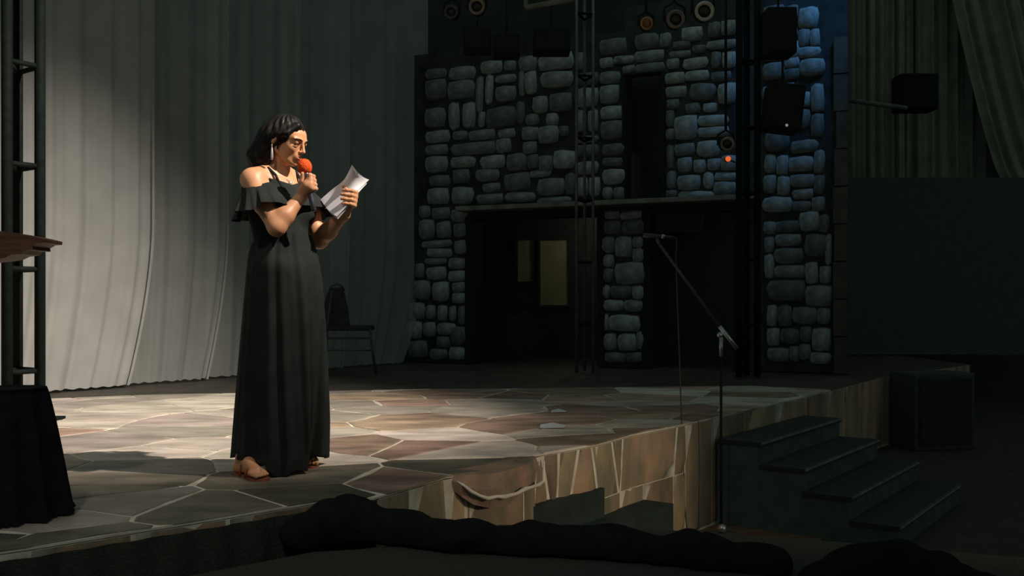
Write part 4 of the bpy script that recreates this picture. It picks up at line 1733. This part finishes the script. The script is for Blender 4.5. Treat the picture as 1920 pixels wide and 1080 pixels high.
# left-hand blocks: two low stacked steps under the rocky lip
al2 = Vector((.61, .79, 0)).normalized()
ou2 = Vector((al2.y, -al2.x, 0))
c1 = Vector((.52, 5.60, 0))
r = empty('stage_block_steps', (c1.x, c1.y, 0))
tag(r, 'low dark green block steps below the rocky stage lip, half hidden', 'steps')
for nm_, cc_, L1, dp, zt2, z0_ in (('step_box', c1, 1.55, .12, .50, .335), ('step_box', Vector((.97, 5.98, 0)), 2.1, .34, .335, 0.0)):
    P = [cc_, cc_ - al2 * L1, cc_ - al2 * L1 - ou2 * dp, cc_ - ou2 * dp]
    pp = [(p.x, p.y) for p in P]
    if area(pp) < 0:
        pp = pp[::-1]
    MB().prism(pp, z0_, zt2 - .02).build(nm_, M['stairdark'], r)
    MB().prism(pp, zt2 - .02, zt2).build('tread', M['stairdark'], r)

# black loudspeaker on the floor by the far end of the stage
sp = edge_at(edge_s_of_px(1672), .42)
spk = empty('floor_loudspeaker', (sp.x, sp.y, 0))
tag(spk, 'black loudspeaker cabinet on the floor behind the right-hand steps', 'loudspeaker')
zt3 = pt(1735, 697, sp.y).z
MB().box((sp.x - .0, sp.y, zt3 / 2), (.72, .45, zt3), math.atan2(al.y, al.x) * .25).build('cabinet', M['black'], spk, bevel=.02)
Rz = Matrix.Rotation(math.atan2(al.y, al.x) * .25, 3, 'Z')
MB().box(Vector((sp.x, sp.y, zt3 / 2)) + Rz @ Vector((0, -.231, .0)), (.62, .02, zt3 - .12), M=Rz).build('grille', M['matblack'], spk)

# ------------------------------------------------------------------ low platform in the foreground with black cloth on it
PZ = .60
ap = [(-4.5, 1.6), (5.6, 1.6), (5.6, 3.3), (2.2, 3.55), (1.2, 3.95), (.4, 4.2), (-.05, 4.22), (-.50, 3.84), (-.58, 3.80), (-.75, 3.76), (-1.1, 3.44), (-1.58, 2.98), (-3.2, 1.85)]
plat = MB().prism(ap, 0.0, PZ).build('front_riser', M['carpet'])
tag(plat, 'low dark carpeted riser in the foreground below the stage', 'riser')


def cloth_heap(name, path, rads, label, seed):
    """a long crumpled heap of cloth; built as one blobby surface"""
    xs = [p[0] for p in path]
    ys = [p[1] for p in path]
    m = max(rads) + .05
    f = Field((min(xs) - m, min(ys) - m, PZ - .03), (max(xs) + m, max(ys) + m, PZ + max(rads) * 1.8 + .06), .012)
    rn = random.Random(seed)
    for i in range(len(path) - 1):
        a, b = path[i], path[i + 1]
        f.cap((a[0], a[1], PZ + a[2]), (b[0], b[1], PZ + b[2]), rads[i], rads[i + 1], .05)
        for _ in range(3):
            t = rn.random()
            c = [a[k] + (b[k] - a[k]) * t for k in range(3)]
            r = rads[i] * rn.uniform(.35, .6)
            f.ell((c[0] + rn.uniform(-.05, .05), c[1] + rn.uniform(-.06, .06), PZ + c[2] + rads[i] * rn.uniform(.2, .6)), (r * 1.5, r, r * .8), None, .04)
    X, Yg, Z = f.grid()
    f.D = f.D + (.007 * np.sin(X * 31 + 3 * np.sin(Yg * 22)) + .005 * np.sin(Yg * 47 + X * 13) + 0 * Z).astype(np.float32)
    f.D = np.maximum(f.D, (PZ + .002 - Z + 0 * X + 0 * Yg).astype(np.float32))
    o = obj(name, f.mesh(name, 2), M['heap'])
    tag(o, label, 'cloth', 'black cloth heaps in the foreground')
    return o


def gp(px, py, z):
    p = ground(px, py, PZ)
    return (p.x, p.y, z)


cloth_heap('cloth_heap', [gp(560, 1030, .05), gp(640, 1012, .075), gp(720, 1016, .05), gp(860, 1030, .03), gp(1000, 1036, .03), gp(1150, 1044, .035), gp(1320, 1062, .04), gp(1450, 1076, .03)],
           [.075, .09, .065, .075, .075, .07, .065, .06], 'long black cloth heap with rounded left end below the woman', 4)
cloth_heap('cloth_heap', [gp(1520, 1100, .01), gp(1600, 1090, .035), gp(1690, 1086, .045), gp(1780, 1104, .02), gp(1880, 1130, .01)],
           [.05, .075, .08, .065, .05], 'black cloth mound at the bottom right corner', 6)

# ------------------------------------------------------------------ lighting towers and fixtures by the castle wall
def pipe_tower(name, pxs, Y, z0, z1, label, rung_zs, r=.026, mat='pipe'):
    c = pt(sum(pxs) / len(pxs), 500, Y)
    t = empty(name, (c.x, Y, z0))
    tag(t, label, 'truss')
    P = []
    for i, px in enumerate(pxs):
        dy = (-.12, .16, -.05, .1)[i]
        p = pt(px, 500, Y + dy)
        P.append((p.x, Y + dy))
        MB().tube([(p.x, Y + dy, z0), (p.x, Y + dy, z1)], r, 8).build('upright', M[mat], t, True)
    for z in rung_zs:
        for i in range(len(P)):
            a, b = P[i], P[(i + 1) % len(P)]
            MB().tube([(a[0], a[1], z), (b[0], b[1], z + .0)], .014, 6).build('rung', M['truss'], t, True)
    return t


pipe_tower('lighting_truss', [1081, 1096, 1112], 11.3, ST + .005, 6.6, 'slim grey three-pipe lighting truss between the castle doorways', [1.3, 2.0, 2.7, 3.4, 4.1, 4.8, 5.5], .017)
pipe_tower('lighting_truss', [1386, 1400, 1420], 10.6, ST + .005, 6.6, 'dark three-pipe lighting truss left of the castle corner tower', [1.3, 2.0, 2.7, 3.4, 4.1, 4.8, 5.5], .036, 'truss')


def par_can(name, px, py, Y, rpx, label, rim, lens, tilt=(-.05, -1, -.12), group='round stage lamps hung over the castle'):
    p = pt(px, py, Y)
    r = rpx / F * Y
    root = empty(name, p)
    tag(root, label, 'stage light', group)
    d = Vector(tilt).normalized()
    MB().lathe(p - d * .02, -d, [(r * .98, 0), (r * .98, .12), (r * .8, .22), (r * .55, .32), (r * .2, .36)], 20).build('barrel', M['deepblack'], root, True)
    mb = MB()
    a = d.orthogonal().normalized()
    c = d.cross(a)
    ring_ = [p + (a * math.cos(2 * PI * k / 24) + c * math.sin(2 * PI * k / 24)) * (r * .84) for k in range(25)]
    mb.tube(ring_, r * .20, 8, False)
    mb.build('rim', rim, root, True)
    MB().lathe(p - d * .03, d, [(r * .8, 0), (r * .78, .008), (r * .4, .018), (r * .05, .022)], 20).build('lens', lens, root, True)
    yk = [p + Vector((-r * 1.15, .08, 0)), p + Vector((-r * 1.15, .08, r * 1.5)), p + Vector((0, .08, r * 2.2)), p + Vector((r * 1.15, .08, r * 1.5)), p + Vector((r * 1.15, .08, 0))]
    mb = MB()
    mb.tube(yk, .012, 6)
    mb.build('yoke', M['deepblack'], root, True)
    MB().tube([p + Vector((0, .08, r * 2.2)), Vector((p.x, p.y + .08, 5.62))], .014, 6).build('hanger', M['deepblack'], root, True)


par_can('stage_light', 1321, 21, 9.6, 18, 'stage lamp with the brightest pale ring, above the castle wall', M['rim'], M['lens'])
par_can('stage_light', 1267, 36, 9.6, 17, 'stage lamp with a dull brown ring left of the bright-ringed one', M['rimdark'], M['lens'])
par_can('stage_light', 1213, 44, 9.7, 12, 'small stage lamp with an amber front beside the dull-ringed one', M['amber'], M['amber'])
par_can('stage_light', 894, 12, 9.6, 15, 'stage lamp with dim pale ring next to the curtain top', M['rimdark'], M['lens'])
par_can('stage_light', 846, 22, 9.7, 13, 'dark stage lamp nearest the curtain top', M['black'], M['lens'])
par_can('stage_light', 1364, 270, 10.2, 13, 'small round stage lamp above the red indicator light', M['rimdark'], M['lens'])
o = MB().tube([(-2.0, 9.68, 5.65), (6.5, 9.68, 5.65)], .03, 10).build('lighting_bar', M['truss'])
tag(o, 'black lighting bar across the stage holding the lamps', 'bar')
# dark boxes hung among the lamps
def hung_box(px0, py0, px1, py1, Y, dep, label, name='hanging_loudspeaker', cat='loudspeaker', tilt=0.0, group=None, wire=5.6):
    a, b = pt(px0, py1, Y), pt(px1, py0, Y)
    c = (a + b) / 2
    r = empty(name, c)
    tag(r, label, cat, group)
    R = Matrix.Rotation(tilt, 3, 'Y')
    MB().box(c + Vector((0, dep / 2, 0)), (b.x - a.x, dep, b.z - a.z), M=R).build('cabinet', M['deepblack'], r, bevel=.015)
    MB().box(c + Vector((0, -.006, 0)), ((b.x - a.x) * .86, .012, (b.z - a.z) * .88), M=R).build('grille', M['deepblack'], r)
    if wire:
        MB().tube([(c.x, Y + dep / 2, b.z - .01), (c.x, Y + dep / 2, wire)], .012, 6).build('hanger', M['deepblack'], r)
    return r


hung_box(1440, 12, 1495, 98, 10.3, .35, 'upper black loudspeaker hanging before the blue-lit stones', group='loudspeakers by the castle tower')
r = hung_box(1444, 155, 1508, 242, 10.3, .35, 'tilted black loudspeaker with a white indicator under the upper one', tilt=.12, group='loudspeakers by the castle tower', wire=4.10)
MB().lathe(pt(1475, 235, 10.27), (0, -1, 0), [(.004, 0), (.016, .004), (.012, .012), (.002, .016)], 10).build('indicator', M['whiteled'], r)
r = hung_box(1690, 137, 1760, 204, 14.6, .4, 'black loudspeaker box hanging alone in front of the olive drapes', wire=7.15)
MB().tube([pt(1592, 188, 14.5), pt(1700, 203, 14.5)], .035, 8).build('arm', M['ledge'], r)
hung_box(925, 62, 975, 100, 10.6, .3, 'dark square lamp housing under the lamps near the curtain', 'lamp_housing', 'stage light', group='dark lamp housings')
hung_box(868, 52, 920, 92, 10.7, .3, 'dark square lamp housing closest to the curtain edge', 'lamp_housing', 'stage light', group='dark lamp housings')
hung_box(1000, 50, 1070, 95, 10.8, .3, 'dark square lamp housing left of the slim grey truss', 'lamp_housing', 'stage light', group='dark lamp housings')
# red indicator with its little housing
p = pt(1365, 298, 10.15)
r = empty('indicator_lamp', p)
tag(r, 'small glowing red indicator light on the dark truss', 'indicator')
MB().lathe(p, (0, -1, 0), [(.03, -.05), (.032, -.01), (.03, 0)], 14).build('housing', M['black'], r)
MB().lathe(p, (0, -1, 0), [(.028, -.002), (.028, .01), (.018, .022), (.003, .027)], 14).build('bulb', M['redled'], r, True)
MB().tube([p + Vector((0, .04, 0)), Vector((pt(1386, 500, 10.48).x - .03, 10.44, p.z))], .010, 6).build('bracket', M['black'], r)
# pale frame hanging at the top
p0, p1, p2, p3 = pt(986, -60, 10.2), pt(986, 14, 10.2), pt(1076, -2, 9.9), pt(1076, -70, 9.9)
o = MB().tube([p0, p1], .022, 6).tube([p1, p2], .026, 6).tube([p2, p3], .022, 6).tube([p3, p0], .022, 6).build('hanging_screen', M['ledge'])
tag(o, 'pale rectangular frame hanging at the top, only its lower edge showing', 'screen')
# cloth-covered rounded shape inside the first doorway
f = Field((-.4, 11.9, ST - .02), (1.0, 13.6, ST + 1.5), .014)
q = back_pt(990, 640, -1.0)
f.ell((q.x + .02, q.y, ST + .78), (.17, .15, .36), None, .05)
f.ell((q.x - .1, q.y, ST + .36), (.40, .25, .42), None, .08)
f.cap((q.x + .12, q.y, ST + .5), (q.x + .3, q.y, ST + .28), .14, .16, .08)
X, Yg, Z = f.grid()
f.D = f.D + (.012 * np.sin(X * 27 + 2 * np.sin(Z * 9)) + 0 * Yg + 0 * Z).astype(np.float32)
f.D = np.maximum(f.D, (ST + .002 - Z + 0 * X + 0 * Yg).astype(np.float32))
o = obj('covered_shape', f.mesh('covered_shape', 2), M['matblack'])
tag(o, 'dark rounded cloth-covered shape before the yellowish panels', 'cover')

# scraps lying on the stage
for px, py, w_, lab in ((1035, 800, .10, 'larger white scrap of paper lying on the dim stage floor'), (1047, 772, .07, 'smaller white scrap of paper farther back on the stage floor')):
    c_ = ground(px, py, ST + .004)
    V = [c_ + Vector((w_ * a, w_ * 1.6 * b, .002 + h_)) for a, b, h_ in ((-.8, -.4, 0), (.7, -.6, .006), (.9, .3, 0), (.1, .7, .012), (-.7, .5, .002))]
    n = len(V)
    V += [v - Vector((0, 0, .002)) for v in V]
    Fc = [tuple(range(n)), tuple(range(2 * n - 1, n - 1, -1))] + [(i, n + i, n + (i + 1) % n, (i + 1) % n) for i in range(n)]
    tag(obj('paper_scrap', mesh('paper_scrap', V, Fc), M['paper']), lab, 'paper', 'white scraps on the stage floor')
